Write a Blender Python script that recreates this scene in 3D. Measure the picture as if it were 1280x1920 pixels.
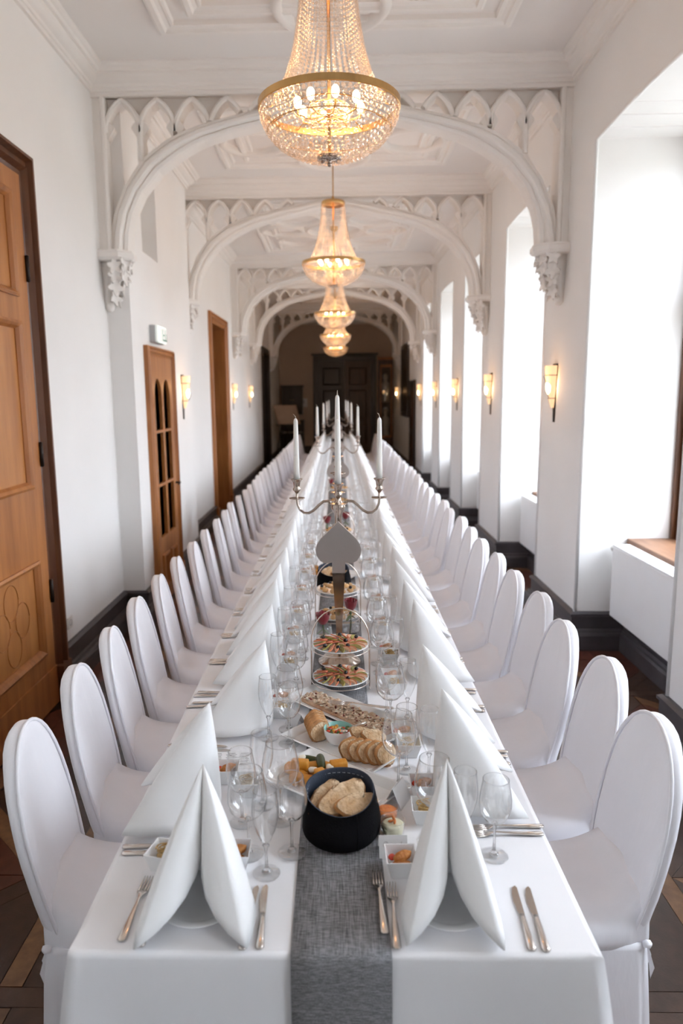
import bpy, bmesh, math, random
from mathutils import Vector, Matrix, noise
rnd = random.Random(7)
PI = math.pi
S = bpy.context.scene
COL = S.collection
for o in list(bpy.data.objects):
    bpy.data.objects.remove(o)

# ------------------------------------------------------------------ camera, daylight, exposure
cd = bpy.data.cameras.new('camera'); cam = bpy.data.objects.new('camera', cd); COL.objects.link(cam)
cd.sensor_fit = 'VERTICAL'; cd.sensor_height = 36.0; cd.lens = 1335 / 1920 * 36
cd.shift_x = 37 / 1920
cd.clip_start = 0.05; cd.clip_end = 200
right = Vector((0.99970018, 0.02143396, -0.01183812)); down = Vector((-0.00823197, -0.16112427, -0.9868998))
fwd = Vector((-0.02306058, 0.98670135, -0.16089951))
M = Matrix.Identity(4)
for i in range(3):
    M[i][0] = right[i]; M[i][1] = -down[i]; M[i][2] = -fwd[i]
M[2][3] = 1.87
cam.matrix_world = M
cd.dof.use_dof = True; cd.dof.focus_distance = 2.4; cd.dof.aperture_fstop = 2.4
S.camera = cam

w = bpy.data.worlds.new('overcast_sky'); S.world = w; w.use_nodes = True
nt = w.node_tree; bg = nt.nodes['Background']; bg.inputs[1].default_value = 22.0
wtc = nt.nodes.new('ShaderNodeTexCoord'); wsp = nt.nodes.new('ShaderNodeSeparateXYZ'); nt.links.new(wtc.outputs['Generated'], wsp.inputs[0])
wmr = nt.nodes.new('ShaderNodeMapRange'); wmr.inputs[1].default_value = -1; nt.links.new(wsp.outputs['Z'], wmr.inputs[0])
wcr = nt.nodes.new('ShaderNodeValToRGB'); nt.links.new(wmr.outputs[0], wcr.inputs[0]); nt.links.new(wcr.outputs[0], bg.inputs[0])
e = wcr.color_ramp.elements                  # overcast sky: zenith three times the horizon, dull ground below
e[0].position = 0.0; e[0].color = (.15, .155, .15, 1); e[1].position = 1.0; e[1].color = (.85, .92, 1.03, 1)
for pos, c in ((.495, (.17, .175, .17, 1)), (.505, (.29, .312, .345, 1))):
    k = e.new(pos); k.color = c
S.view_settings.view_transform = 'Standard'; S.view_settings.look = 'None'
S.view_settings.gamma = 1.0; S.view_settings.use_curve_mapping = False
S.view_settings.exposure = 0.37
S.cycles.use_denoising = True
S.cycles.max_bounces = 12; S.cycles.diffuse_bounces = 8; S.cycles.glossy_bounces = 4
S.cycles.transparent_max_bounces = 48; S.cycles.transmission_bounces = 8
S.cycles.sample_clamp_indirect = 6.0
S.cycles.caustics_reflective = False; S.cycles.caustics_refractive = False

# ------------------------------------------------------------------ materials
MATS = {}
def mat(name, color, rough=0.6, metal=0.0, bump=0.0, bscale=60.0, var=0.0, vscale=6.0, stretch=(1, 1, 1), sheen=0.0,
        rand=0.0, spec=0.5, emit=None, estr=0.0, subsurf=0.0, c2=None, coat=0.0):
    m = bpy.data.materials.new(name); m.use_nodes = True
    nt = m.node_tree; b = nt.nodes['Principled BSDF']
    b.inputs['Base Color'].default_value = (*color, 1); b.inputs['Roughness'].default_value = rough
    b.inputs['Metallic'].default_value = metal; b.inputs['Specular IOR Level'].default_value = spec
    if sheen: b.inputs['Sheen Weight'].default_value = sheen
    if coat: b.inputs['Coat Weight'].default_value = coat
    if subsurf:
        b.inputs['Subsurface Weight'].default_value = subsurf; b.inputs['Subsurface Radius'].default_value = (.01, .008, .006)
    tc = nt.nodes.new('ShaderNodeTexCoord'); mp = nt.nodes.new('ShaderNodeMapping')
    mp.inputs['Scale'].default_value = stretch; nt.links.new(tc.outputs['Object'], mp.inputs[0])
    if var or c2:
        n = nt.nodes.new('ShaderNodeTexNoise'); n.inputs['Scale'].default_value = vscale; n.inputs['Detail'].default_value = 6
        nt.links.new(mp.outputs[0], n.inputs['Vector'])
        r = nt.nodes.new('ShaderNodeValToRGB'); r.color_ramp.elements[0].position = .32; r.color_ramp.elements[1].position = .68
        lo = c2 if c2 else tuple(c * (1 - var) for c in color)
        hi = color if c2 else tuple(min(1, c * (1 + var)) for c in color)
        r.color_ramp.elements[0].color = (*lo, 1); r.color_ramp.elements[1].color = (*hi, 1)
        nt.links.new(n.outputs['Fac'], r.inputs[0]); src = r.outputs[0]
        if rand:
            oi = nt.nodes.new('ShaderNodeObjectInfo'); mr = nt.nodes.new('ShaderNodeMapRange')
            mr.inputs[3].default_value = 1 - rand; mr.inputs[4].default_value = 1 + rand
            nt.links.new(oi.outputs['Random'], mr.inputs[0])
            hs = nt.nodes.new('ShaderNodeHueSaturation'); nt.links.new(src, hs.inputs['Color']); nt.links.new(mr.outputs[0], hs.inputs['Value'])
            src = hs.outputs[0]
        nt.links.new(src, b.inputs['Base Color'])
    if bump:
        n2 = nt.nodes.new('ShaderNodeTexNoise'); n2.inputs['Scale'].default_value = bscale; n2.inputs['Detail'].default_value = 5
        nt.links.new(mp.outputs[0], n2.inputs['Vector'])
        bp = nt.nodes.new('ShaderNodeBump'); bp.inputs['Strength'].default_value = bump; bp.inputs['Distance'].default_value = .01
        nt.links.new(n2.outputs['Fac'], bp.inputs['Height']); nt.links.new(bp.outputs[0], b.inputs['Normal'])
    if emit:
        b.inputs['Emission Color'].default_value = (*emit, 1); b.inputs['Emission Strength'].default_value = estr
    MATS[name] = m
    return m

def thin_glass(name, tint=(1, 1, 1), edge=(.55, .57, .6), rough=0.0, refl=1.0, haze=0.0):
    m = bpy.data.materials.new(name); m.use_nodes = True; nt = m.node_tree
    for n in list(nt.nodes):
        if n.type == 'BSDF_PRINCIPLED': nt.nodes.remove(n)
    out = nt.nodes['Material Output']
    lw = nt.nodes.new('ShaderNodeLayerWeight'); lw.inputs[0].default_value = .5
    rp = nt.nodes.new('ShaderNodeValToRGB'); rp.color_ramp.elements[0].color = (*tint, 1); rp.color_ramp.elements[0].position = .70
    rp.color_ramp.elements[1].color = (*edge, 1); rp.color_ramp.elements[1].position = 1.0
    nt.links.new(lw.outputs['Facing'], rp.inputs[0])
    tr = nt.nodes.new('ShaderNodeBsdfTransparent'); nt.links.new(rp.outputs[0], tr.inputs[0])
    gl = nt.nodes.new('ShaderNodeBsdfGlossy'); gl.inputs['Roughness'].default_value = max(rough, .02)
    gl.inputs[0].default_value = (1, 1, 1, 1)
    pw = nt.nodes.new('ShaderNodeMath'); pw.operation = 'POWER'; pw.inputs[1].default_value = 4.0
    nt.links.new(lw.outputs['Facing'], pw.inputs[0])
    mx = nt.nodes.new('ShaderNodeMixShader')
    ml = nt.nodes.new('ShaderNodeMath'); ml.operation = 'MULTIPLY_ADD'; ml.inputs[1].default_value = .45 * refl; ml.inputs[2].default_value = .035 * refl
    nt.links.new(pw.outputs[0], ml.inputs[0]); nt.links.new(ml.outputs[0], mx.inputs[0])
    nt.links.new(tr.outputs[0], mx.inputs[1]); nt.links.new(gl.outputs[0], mx.inputs[2])
    last = mx
    if haze:
        df = nt.nodes.new('ShaderNodeBsdfTranslucent'); df.inputs[0].default_value = (*tint, 1)
        m2 = nt.nodes.new('ShaderNodeMixShader'); m2.inputs[0].default_value = haze
        nt.links.new(mx.outputs[0], m2.inputs[1]); nt.links.new(df.outputs[0], m2.inputs[2]); last = m2
    nt.links.new(last.outputs[0], out.inputs[0])
    MATS[name] = m
    return m

PLASTER = mat('wall_plaster', (.87, .858, .845), .75, bump=.06, bscale=25, var=.02, vscale=1.5)
STUCCO = mat('stucco_white', (.87, .84, .81), .6, bump=.05, bscale=40, var=.02, vscale=3)
CEIL = mat('ceiling_plaster', (.85, .82, .80), .8, bump=.05, bscale=20, var=.02, vscale=1.2)
BASE = mat('baseboard_paint', (.062, .055, .060), .45, var=.25, vscale=5)
OAK = mat('oak_wood', (.45, .180, .052), .40, var=.0, c2=(.31, .110, .028), vscale=3.0, stretch=(6, 6, .6), bump=.08, bscale=30)
OAKP = mat('oak_panel', (.52, .225, .066), .38, c2=(.36, .135, .036), vscale=2.2, stretch=(5, 5, .7), bump=.05, bscale=25)
DARKOAK = mat('dark_oak', (.085, .026, .010), .4, c2=(.04, .012, .006), vscale=4, stretch=(6, 6, .6), bump=.05)
BLACKWOOD = mat('black_brown_wood', (.018, .009, .007), .35, c2=(.01, .005, .004), vscale=4, stretch=(5, 5, .6))
WINW = mat('window_wood', (.13, .052, .022), .45, c2=(.08, .03, .012), vscale=3.0, stretch=(6, 6, .6), bump=.05, bscale=30)
SILLW = mat('sill_wood', (.30, .155, .085), .45, c2=(.20, .095, .05), vscale=4, stretch=(5, .8, 5))
P_DARK = mat('parquet_dark', (.060, .034, .024), .33, c2=(.036, .020, .014), vscale=6, stretch=(3, 3, 1), rand=.25, bump=.05, bscale=40)
P_RED = mat('parquet_red', (.115, .036, .021), .33, c2=(.07, .024, .016), vscale=6, stretch=(4, 2, 1), rand=.25, bump=.05, bscale=40)
P_GOLD = mat('parquet_gold', (.20, .105, .05), .33, c2=(.125, .062, .032), vscale=8, stretch=(3, 3, 1), rand=.2, bump=.04, bscale=40)
P_GAP = mat('parquet_joint', (.016, .010, .008), .6, var=.2)
CLOTH = mat('white_linen', (.895, .89, .912), .75, bump=.05, bscale=500, var=.01, sheen=.1)
NAPK = mat('white_napkin', (.93, .93, .935), .8, bump=.05, bscale=600, sheen=.1, var=.01)
SATIN = mat('white_satin', (.85, .845, .885), .36, bump=.5, bscale=6, stretch=(1.6, 1.6, .45), sheen=.2, var=.01)
PORC = mat('white_porcelain', (.88, .89, .90), .12, coat=.4, var=.005)
STEEL = mat('polished_steel', (.72, .66, .61), .16, 1.0, var=.02)
SILVER = mat('polished_silver', (.46, .38, .325), .15, 1.0, var=.03)
SPADEM = mat('satin_silver', (.56, .50, .47), .30, 1.0, var=.02)
BRASS = mat('antique_brass', (.62, .38, .15), .28, 1.0, var=.1, vscale=12)
IRON = mat('dark_iron', (.022, .015, .012), .4, .6, var=.2)
WAX = mat('white_wax', (.90, .875, .83), .4, subsurf=.15, var=.01)
WICK = mat('candle_wick', (.80, .70, .60), .9, var=.1)
LAMPGL = mat('lamp_glass', (.85, .66, .44), .35, emit=(1.0, .62, .30), estr=.55, var=.05)
BULB = mat('bulb_glow', (1, .8, .55), .4, emit=(1.0, .74, .46), estr=14, var=.01)
SBULB = mat('sconce_glow', (1, .8, .55), .4, emit=(1.0, .74, .42), estr=14, var=.01)
METALW = mat('white_enamel', (.86, .87, .88), .3, var=.01)
BRUSHGR = mat('grey_enamel', (.45, .45, .46), .4, var=.02)
SIGN = mat('sign_panel', (.9, .95, .92), .4, emit=(.92, 1.0, .96), estr=.25, var=.01)
GREEN = mat('sign_green', (.02, .20, .13), .4, var=.05)
DENIM = mat('black_denim', (.0045, .0045, .006), .9, spec=.12, bump=.2, bscale=300, var=.3, vscale=9)
DENIMIN = mat('blue_grey_lining', (.055, .068, .095), .9, spec=.15, bump=.2, bscale=300, var=.15, vscale=9)
THREAD = mat('pale_thread', (.5, .55, .6), .8, var=.05)
CRUST = mat('bread_crust', (.58, .29, .11), .7, c2=(.34, .14, .04), vscale=26, bump=.4, bscale=60, rand=.12)
CRUMB = mat('bread_crumb', (.76, .57, .37), .85, c2=(.52, .30, .14), vscale=38, bump=.9, bscale=90, rand=.1)
FRIED = mat('fried_crust', (.60, .25, .06), .6, c2=(.42, .13, .02), vscale=60, bump=.7, bscale=110, rand=.15)
NOODLE = mat('noodle', (.66, .46, .20), .5, c2=(.40, .25, .08), vscale=60, rand=.15)
PUMPKIN = mat('pumpkin_flesh', (.70, .32, .035), .5, c2=(.55, .21, .02), vscale=40, bump=.2, bscale=60, rand=.15)
ZUCCH = mat('zucchini_skin', (.045, .062, .015), .4, c2=(.025, .035, .008), vscale=30, rand=.2)
CREAM = mat('herb_cream', (.78, .76, .58), .5, c2=(.66, .64, .45), vscale=60)
CHEESE = mat('white_cheese', (.84, .78, .66), .5, var=.04, vscale=30, rand=.05)
APPLER = mat('red_skin_slice', (.55, .06, .03), .35, c2=(.62, .22, .10), vscale=18, rand=.2)
APPLEG = mat('green_skin_slice', (.40, .36, .08), .4, c2=(.30, .25, .05), vscale=18, rand=.2)
TOMATO = mat('tomato_red', (.58, .045, .02), .25, var=.1, vscale=10)
OLIVE = mat('black_olive', (.010, .008, .012), .25, var=.2)
LEAFG = mat('leaf_green', (.07, .12, .03), .5, var=.3, vscale=20)
FLAT = mat('flatbread_top', (.72, .50, .34), .7, c2=(.50, .26, .14), vscale=30, bump=.4, bscale=50)
ALMOND = mat('almond_sliver', (.84, .68, .52), .6, c2=(.68, .46, .30), vscale=50)
BERRY = mat('dried_berry', (.20, .035, .02), .5, var=.3, vscale=30)
CARROT = mat('carrot_dip', (.74, .25, .07), .5, c2=(.6, .16, .03), vscale=60, bump=.4, bscale=90)
TURQ = mat('turquoise_glaze', (.30, .60, .56), .2, var=.05)
ROSE = mat('red_rose_petal', (.30, .006, .016), .55, c2=(.18, .003, .01), vscale=12, sheen=.4)
PASTRY = mat('pastry_bite', (.66, .42, .20), .6, c2=(.52, .28, .11), vscale=20, rand=.2)
CARD = mat('white_card', (.86, .86, .87), .7, var=.01)
INK = mat('grey_ink', (.25, .24, .25), .7, var=.1)
BEIGE = mat('beige_board', (.50, .36, .27), .7, var=.05)
OUTLET = mat('ivory_plastic', (.74, .72, .68), .4, var=.02)
DARKCAV = mat('dark_door_glass', (.012, .010, .010), .12, var=.2)
PAINTING = mat('old_painting', (.03, .018, .012), .4, c2=(.012, .008, .007), vscale=3)
WHITEORN = mat('white_ceramic_figure', (.62, .60, .58), .3, var=.05)
CRYSTAL = thin_glass('crystal_bead', (.97, .93, .89), (.55, .42, .33), .05, 2.6, haze=.085)
GLASS = thin_glass('clear_glass', (.992, .994, .995), (.60, .61, .64), .02, 1.9)
STEMG = bpy.data.materials.new('stem_glass'); STEMG.use_nodes = True; nt = STEMG.node_tree
nt.nodes.remove(nt.nodes['Principled BSDF']); g1 = nt.nodes.new('ShaderNodeBsdfGlass'); g1.inputs['IOR'].default_value = 1.45; g1.inputs['Roughness'].default_value = .01
g2 = nt.nodes.new('ShaderNodeBsdfTransparent'); g2.inputs[0].default_value = (.97, .975, .98, 1); gm = nt.nodes.new('ShaderNodeMixShader'); gm.inputs[0].default_value = .45
nt.links.new(g1.outputs[0], gm.inputs[1]); nt.links.new(g2.outputs[0], gm.inputs[2]); nt.links.new(gm.outputs[0], nt.nodes['Material Output'].inputs[0])
PANE = thin_glass('window_pane', (.98, .99, .99), (.85, .88, .88), .01, .8)

# runner: grey melange weave
RUN = mat('grey_melange', (.16, .16, .175), .85, bump=.1, bscale=400)
nt = RUN.node_tree; tc = nt.nodes['Texture Coordinate']
acc = None
for sc in ((620, 22, 420), (60, 620, 620)):
    mp = nt.nodes.new('ShaderNodeMapping'); mp.inputs['Scale'].default_value = sc
    n = nt.nodes.new('ShaderNodeTexNoise'); n.inputs['Scale'].default_value = 1.0; n.inputs['Detail'].default_value = 3
    nt.links.new(tc.outputs['Object'], mp.inputs[0]); nt.links.new(mp.outputs[0], n.inputs['Vector'])
    if acc is None: acc = n.outputs['Fac']
    else:
        ad = nt.nodes.new('ShaderNodeMath'); ad.operation = 'ADD'; nt.links.new(acc, ad.inputs[0]); nt.links.new(n.outputs['Fac'], ad.inputs[1]); acc = ad.outputs[0]
r = nt.nodes.new('ShaderNodeValToRGB'); r.color_ramp.elements[0].position = .38; r.color_ramp.elements[1].position = .66
r.color_ramp.elements[0].color = (.075, .074, .080, 1); r.color_ramp.elements[1].color = (.37, .365, .38, 1)
hf = nt.nodes.new('ShaderNodeMath'); hf.operation = 'MULTIPLY'; hf.inputs[1].default_value = .5
nt.links.new(acc, hf.inputs[0]); nt.links.new(hf.outputs[0], r.inputs[0])
nt.links.new(r.outputs[0], nt.nodes['Principled BSDF'].inputs['Base Color'])

# ------------------------------------------------------------------ mesh helpers
class MB:
    def __init__(s): s.v = []; s.f = []; s.mi = []; s.cur = 0; s.sm = []; s.smooth = False
    def add(s, vs, fs, X=None):
        o = len(s.v)
        s.v += [tuple(X @ Vector(p)) if X is not None else tuple(p) for p in vs]
        for f in fs:
            s.f.append([i + o for i in f]); s.mi.append(s.cur); s.sm.append(s.smooth)
        return s
    def box(s, x0, x1, y0, y1, z0, z1, X=None):
        vs = [(x0, y0, z0), (x1, y0, z0), (x1, y1, z0), (x0, y1, z0), (x0, y0, z1), (x1, y0, z1), (x1, y1, z1), (x0, y1, z1)]
        return s.add(vs, [(0, 3, 2, 1), (4, 5, 6, 7), (0, 1, 5, 4), (1, 2, 6, 5), (2, 3, 7, 6), (3, 0, 4, 7)], X)
    def loft(s, rings, closed=True, cap0=True, cap1=True, X=None):
        n = len(rings[0]); vs = [p for r in rings for p in r]; fs = []
        for i in range(len(rings) - 1):
            for j in range(n if closed else n - 1):
                k = (j + 1) % n
                fs.append((i * n + j, i * n + k, (i + 1) * n + k, (i + 1) * n + j))
        if cap0: fs.append(tuple(range(n - 1, -1, -1)))
        if cap1: fs.append(tuple((len(rings) - 1) * n + j for j in range(n)))
        return s.add(vs, fs, X)
    def lathe(s, prof, n=24, X=None, a0=0, a1=2 * PI, caps=False):
        full = abs(a1 - a0 - 2 * PI) < 1e-6
        m = n if full else n + 1
        rings = []
        for (r, z) in prof:
            rings.append([(max(r, 1e-5) * math.cos(a0 + (a1 - a0) * j / n), max(r, 1e-5) * math.sin(a0 + (a1 - a0) * j / n), z) for j in range(m)])
        return s.loft(rings, full, caps, caps, X)
    def tube(s, pts, rad, n=8, X=None, cap=True):
        pts = [Vector(p) for p in pts]; rings = []
        if not isinstance(rad, (list, tuple)): rad = [rad] * len(pts)
        up = None
        for i, p in enumerate(pts):
            t = (pts[min(i + 1, len(pts) - 1)] - pts[max(i - 1, 0)])
            if t.length < 1e-9: t = Vector((0, 0, 1))
            t.normalize()
            if up is None:
                up = Vector((0, 0, 1)) if abs(t.z) < .9 else Vector((1, 0, 0))
            a = t.cross(up)
            if a.length < 1e-6: a = t.orthogonal()
            a.normalize(); b = a.cross(t).normalized(); up = b
            rings.append([tuple(p + a * rad[i] * math.cos(2 * PI * j / n) + b * rad[i] * math.sin(2 * PI * j / n)) for j in range(n)])
        return s.loft(rings, True, cap, cap, X)
    def ico(s, r=1, sub=1, X=None, fn=None):
        key = sub
        if key not in ICO:
            bm = bmesh.new(); bmesh.ops.create_icosphere(bm, subdivisions=sub, radius=1)
            bm.verts.ensure_lookup_table(); bm.verts.index_update()
            ICO[key] = ([tuple(v.co) for v in bm.verts], [tuple(v.index for v in f.verts) for f in bm.faces]); bm.free()
        vs, fs = ICO[key]
        if fn: vs = [fn(Vector(v)) for v in vs]
        else: vs = [(v[0] * r, v[1] * r, v[2] * r) for v in vs]
        return s.add(vs, fs, X)
    def build(s, name, m=None, parent=None, smooth=None, bevel=0, seg=2, recalc=True, merge=False):
        me = bpy.data.meshes.new(name)
        bm = bmesh.new()
        bv = [bm.verts.new(p) for p in s.v]
        for f, mi, sm in zip(s.f, s.mi, s.sm):
            try:
                bf = bm.faces.new([bv[i] for i in f]); bf.material_index = mi; bf.smooth = sm if smooth is None else smooth
            except ValueError: pass
        if merge: bmesh.ops.remove_doubles(bm, verts=bm.verts, dist=1e-5)
        if recalc: bmesh.ops.recalc_face_normals(bm, faces=bm.faces)
        if bevel:
            es = [e for e in bm.edges if len(e.link_faces) == 2 and e.calc_face_angle(0) > .5]
            bmesh.ops.bevel(bm, geom=es, offset=bevel, segments=seg, affect='EDGES', profile=.6)
        bm.to_mesh(me); bm.free()
        for mm in (m if isinstance(m, (list, tuple)) else [m]):
            if mm: me.materials.append(mm)
        o = bpy.data.objects.new(name, me); COL.objects.link(o)
        if parent: o.parent = parent
        return o
ICO = {}
def T(x=0, y=0, z=0, rz=0, rx=0, ry=0, s=1):
    X = Matrix.Translation((x, y, z)) @ Matrix.Rotation(rz, 4, 'Z') @ Matrix.Rotation(ry, 4, 'Y') @ Matrix.Rotation(rx, 4, 'X')
    if s != 1: X = X @ (Matrix.Diagonal((*s, 1)) if isinstance(s, (tuple, list)) else Matrix.Scale(s, 4))
    return X
def tag(o, label=None, cat=None, group=None, kind=None):
    if label: o['label'] = label
    if cat: o['category'] = cat
    if group: o['group'] = group
    if kind: o['kind'] = kind
    return o
def empty(name, loc=(0, 0, 0), rz=0, **k):
    o = bpy.data.objects.new(name, None); o.empty_display_size = .05; COL.objects.link(o)
    o.location = loc; o.rotation_euler = (0, 0, rz)
    return tag(o, **k)
KIDS = {}
def dup(root, loc, rz=0, label=None, group=None, scale=None):
    c = root.copy(); COL.objects.link(c); c.location = loc; c.rotation_euler = (0, 0, rz)
    if scale: c.scale = scale
    if label: c['label'] = label
    if group: c['group'] = group
    ch = KIDS.get(root.name)
    if ch is None: ch = KIDS[root.name] = [(a, list(a.children)) for a in root.children]
    for a, sub in ch:
        d = a.copy(); COL.objects.link(d); d.parent = c
        for b in sub:
            e = b.copy(); COL.objects.link(e); e.parent = d
    return c
class First:
    """places the prototype itself the first time, copies of it after that"""
    def __init__(s, root): s.root = root; s.used = False
    def put(s, loc, rz, label, group=None, scale=None):
        if not s.used:
            s.used = True; o = s.root; o.location = loc; o.rotation_euler = (0, 0, rz); o['label'] = label
            if group: o['group'] = group
            if scale: o.scale = scale
            return o
        return dup(s.root, loc, rz, label, group, scale)
ORD = ['first', 'second', 'third', 'fourth', 'fifth', 'sixth', 'seventh', 'eighth', 'ninth', 'tenth', 'eleventh', 'twelfth', 'thirteenth', 'fourteenth',
       'fifteenth', 'sixteenth', 'seventeenth', 'eighteenth', 'nineteenth', 'twentieth'] + ['twenty-' + a for a in
       ('first', 'second', 'third', 'fourth', 'fifth', 'sixth', 'seventh', 'eighth', 'ninth')] + ['thirtieth'] + ['thirty-' + a for a in
       ('first', 'second', 'third', 'fourth', 'fifth', 'sixth', 'seventh', 'eighth', 'ninth')]

def sweep_xy(mb, path, prof, closed=False, side=1):
    """sweep a (offset, z) profile along a plan path; offset goes to the left of travel when side=1"""
    n = len(path); rings = []
    P = [Vector((p[0], p[1])) for p in path]
    for i in range(n):
        ds = []
        if closed or i > 0: ds.append((P[i] - P[i - 1]).normalized())
        if closed or i < n - 1: ds.append((P[(i + 1) % n] - P[i]).normalized())
        ns = [Vector((-d.y, d.x)) * side for d in ds]
        if len(ns) == 2:
            m = ns[0] + ns[1]
            m = m / max(.2, (1 + ns[0].dot(ns[1])))
        else: m = ns[0]
        rings.append([(P[i].x + m.x * o, P[i].y + m.y * o, z) for o, z in prof])
    if closed: rings.append(rings[0])
    k = len(prof); vs = [p for r in rings for p in r]; fs = []
    for i in range(len(rings) - 1):
        for j in range(k - 1):
            fs.append((i * k + j, i * k + j + 1, (i + 1) * k + j + 1, (i + 1) * k + j))
    if not closed:
        fs.append(tuple(range(k))); fs.append(tuple((len(rings) - 1) * k + j for j in range(k - 1, -1, -1)))
    mb.add(vs, fs)

def bar_xz(mb, path, wd, y0, y1, c=.0):
    """bar of width wd following a path in the XZ plane, from y0 (front) to y1; front edges chamfered by c"""
    P = [Vector((p[0], p[1])) for p in path]; n = len(P); rings = []
    for i in range(n):
        d = (P[min(i + 1, n - 1)] - P[max(i - 1, 0)]).normalized(); m = Vector((-d.y, d.x))
        h = wd / 2
        pr = [(-h, y0 + c), (-h * .45, y0), (h * .45, y0), (h, y0 + c), (h, y1), (-h, y1)]
        rings.append([(P[i].x + m.x * o, y, P[i].y + m.y * o) for o, y in pr])
    mb.loft(rings)

# ================================================================== SETTING
YB, YE, ZC = -6.0, 23.0, 4.24
LX0, LX1, LX2 = -1.80, -1.62, -1.83      # left wall faces: near, projecting bay, beyond
RX = 1.74
def st(o, name=None): o['kind'] = 'structure'; return o
def wall_boxes(mb, xf, xb, y0, y1, z1, holes=()):
    """a wall slab between xf (room face) and xb, with rectangular holes (ya, yb, za, zb)"""
    y = y0
    for ya, yb, za, zb in holes:
        mb.box(min(xf, xb), max(xf, xb), y, ya, 0, z1)
        if za > 0: mb.box(min(xf, xb), max(xf, xb), ya, yb, 0, za)
        if zb < z1: mb.box(min(xf, xb), max(xf, xb), ya, yb, zb, z1)
        y = yb
    mb.box(min(xf, xb), max(xf, xb), y, y1, 0, z1)

D1 = (3.08, 4.29, 3.23); D2 = (6.07, 7.03, 2.31); D3 = (10.4, 11.97, 3.09); D4 = (17.5, 19.25, 3.08)
NICHE = (6.2, 6.72, 3.08, 3.98)
mb = MB()
wall_boxes(mb, LX0, -2.7, YB, 5.75, 4.32)
wall_boxes(mb, LX1, -1.95, 5.75, 8.08, 4.32, [NICHE])
mb.box(-2.7, -1.95, 5.75, 8.08, 0, 4.32)
wall_boxes(mb, LX2, -2.2, 8.08, YE, 4.32, [(D3[0] + .12, D3[1] - .12, 0, D3[2] - .12), (D4[0] + .12, D4[1] - .12, 0, D4[2] - .12)])
mb.box(-2.7, -2.2, 8.08, YE, 0, 4.32)
wall_left = st(mb.build('wall_left', PLASTER))

PC = [(-6.2, .5), (-3.92, .5), (-1.6, .5), (.72, .5), (3.08, .53), (5.64, .53), (8.18, .53), (10.5, .48), (12.75, .45), (15.1, .45)]
PIL = [(c - h, c + h) for c, h in PC]; PIL[-1] = (PIL[-1][0], YE)
mb = MB()
for a, b in PIL: mb.box(RX, 2.75, a, b, 0, 4.32)
OPEN = [(PIL[i][1], PIL[i + 1][0]) for i in range(len(PIL) - 1)]
for a, b in OPEN:
    mb.box(2.12, 2.75, a, b, 0, .785)
    n = 8                                   # slightly cambered head of the recess
    for i in range(n):
        u0, u1 = i / n, (i + 1) / n
        y0, y1 = a + (b - a) * u0, a + (b - a) * u1
        um = (u0 + u1) / 2
        mb.box(RX, 2.75, y0, y1, 3.53 + .025 * (1 - (2 * um - 1) ** 2), 4.32)
wall_right = st(mb.build('wall_right', PLASTER))
for a, b in OPEN:
    if b < 3: continue
    m2 = MB(); m2.smooth = True
    pts = [(RX, b, .28), (RX, b, 3.53)] + [(RX, b + (a - b) * i / 12, 3.53 + .025 * (1 - (2 * i / 12 - 1) ** 2)) for i in range(1, 12)] + [(RX, a, 3.53), (RX, a, .28)]
    m2.tube(pts, .013, 8); m2.build('corner_bead', PLASTER, wall_right)

st(MB().box(-2.7, 2.75, YE, YE + .3, -.12, 4.32).build('wall_end', mat('plaster_warm_dim_tint', (.60, .47, .38), .75, bump=.06, bscale=25, var=.03, vscale=1.5)))  # tan tint puts the dim, warm light of the far end into the plaster
st(MB().box(-2.7, 2.75, YB - .3, YB, -.12, 4.32).build('wall_back', PLASTER))

# ---- floor with inlaid parquet
floor = st(MB().box(-2.7, 2.75, YB, YE, -.12, -.006).build('floor', P_GAP))
TILES = {}
def piece(name, poly, m):
    cx = sum(p[0] for p in poly) / len(poly); cy = sum(p[1] for p in poly) / len(poly)
    key = (name, m.name, tuple((round(p[0] - cx, 3), round(p[1] - cy, 3)) for p in poly))
    if key not in TILES:
        q = MB(); g = .004
        pts = []
        for x, y in poly:
            d = Vector((cx - x, cy - y)); d = d.normalized() * min(g, d.length * .3)
            pts.append((x - cx + d.x, y - cy + d.y))
        q.loft([[(x, y, -.008) for x, y in pts], [(x, y, 0) for x, y in pts]])
        o = q.build(name, m, floor); TILES[key] = o.data
    else:
        o = bpy.data.objects.new(name, TILES[key]); COL.objects.link(o); o.parent = floor
    o.location = (cx, cy, -rnd.random() * .0012)
SQ = 1.16; SW = .075
def clipx(poly, lo, hi):
    for lim, sg in ((lo, 1), (hi, -1)):
        out = []
        for i in range(len(poly)):
            p, q = poly[i], poly[(i + 1) % len(poly)]
            pin, qin = sg * (p[0] - lim) >= -1e-9, sg * (q[0] - lim) >= -1e-9
            if pin: out.append(p)
            if pin != qin:
                t = (lim - p[0]) / (q[0] - p[0]); out.append((lim, p[1] + t * (q[1] - p[1])))
        poly = out
        if len(poly) < 3: return None
    return poly
def fp(name, poly, m):
    for lo, hi in ((-1.80, -.5), (.5, 2.1)):
        if lo > 0 and False: pass
        q = clipx(poly, lo, hi)
        if q and max(p[0] for p in q) - min(p[0] for p in q) > .02: piece(name, q, m)
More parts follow.
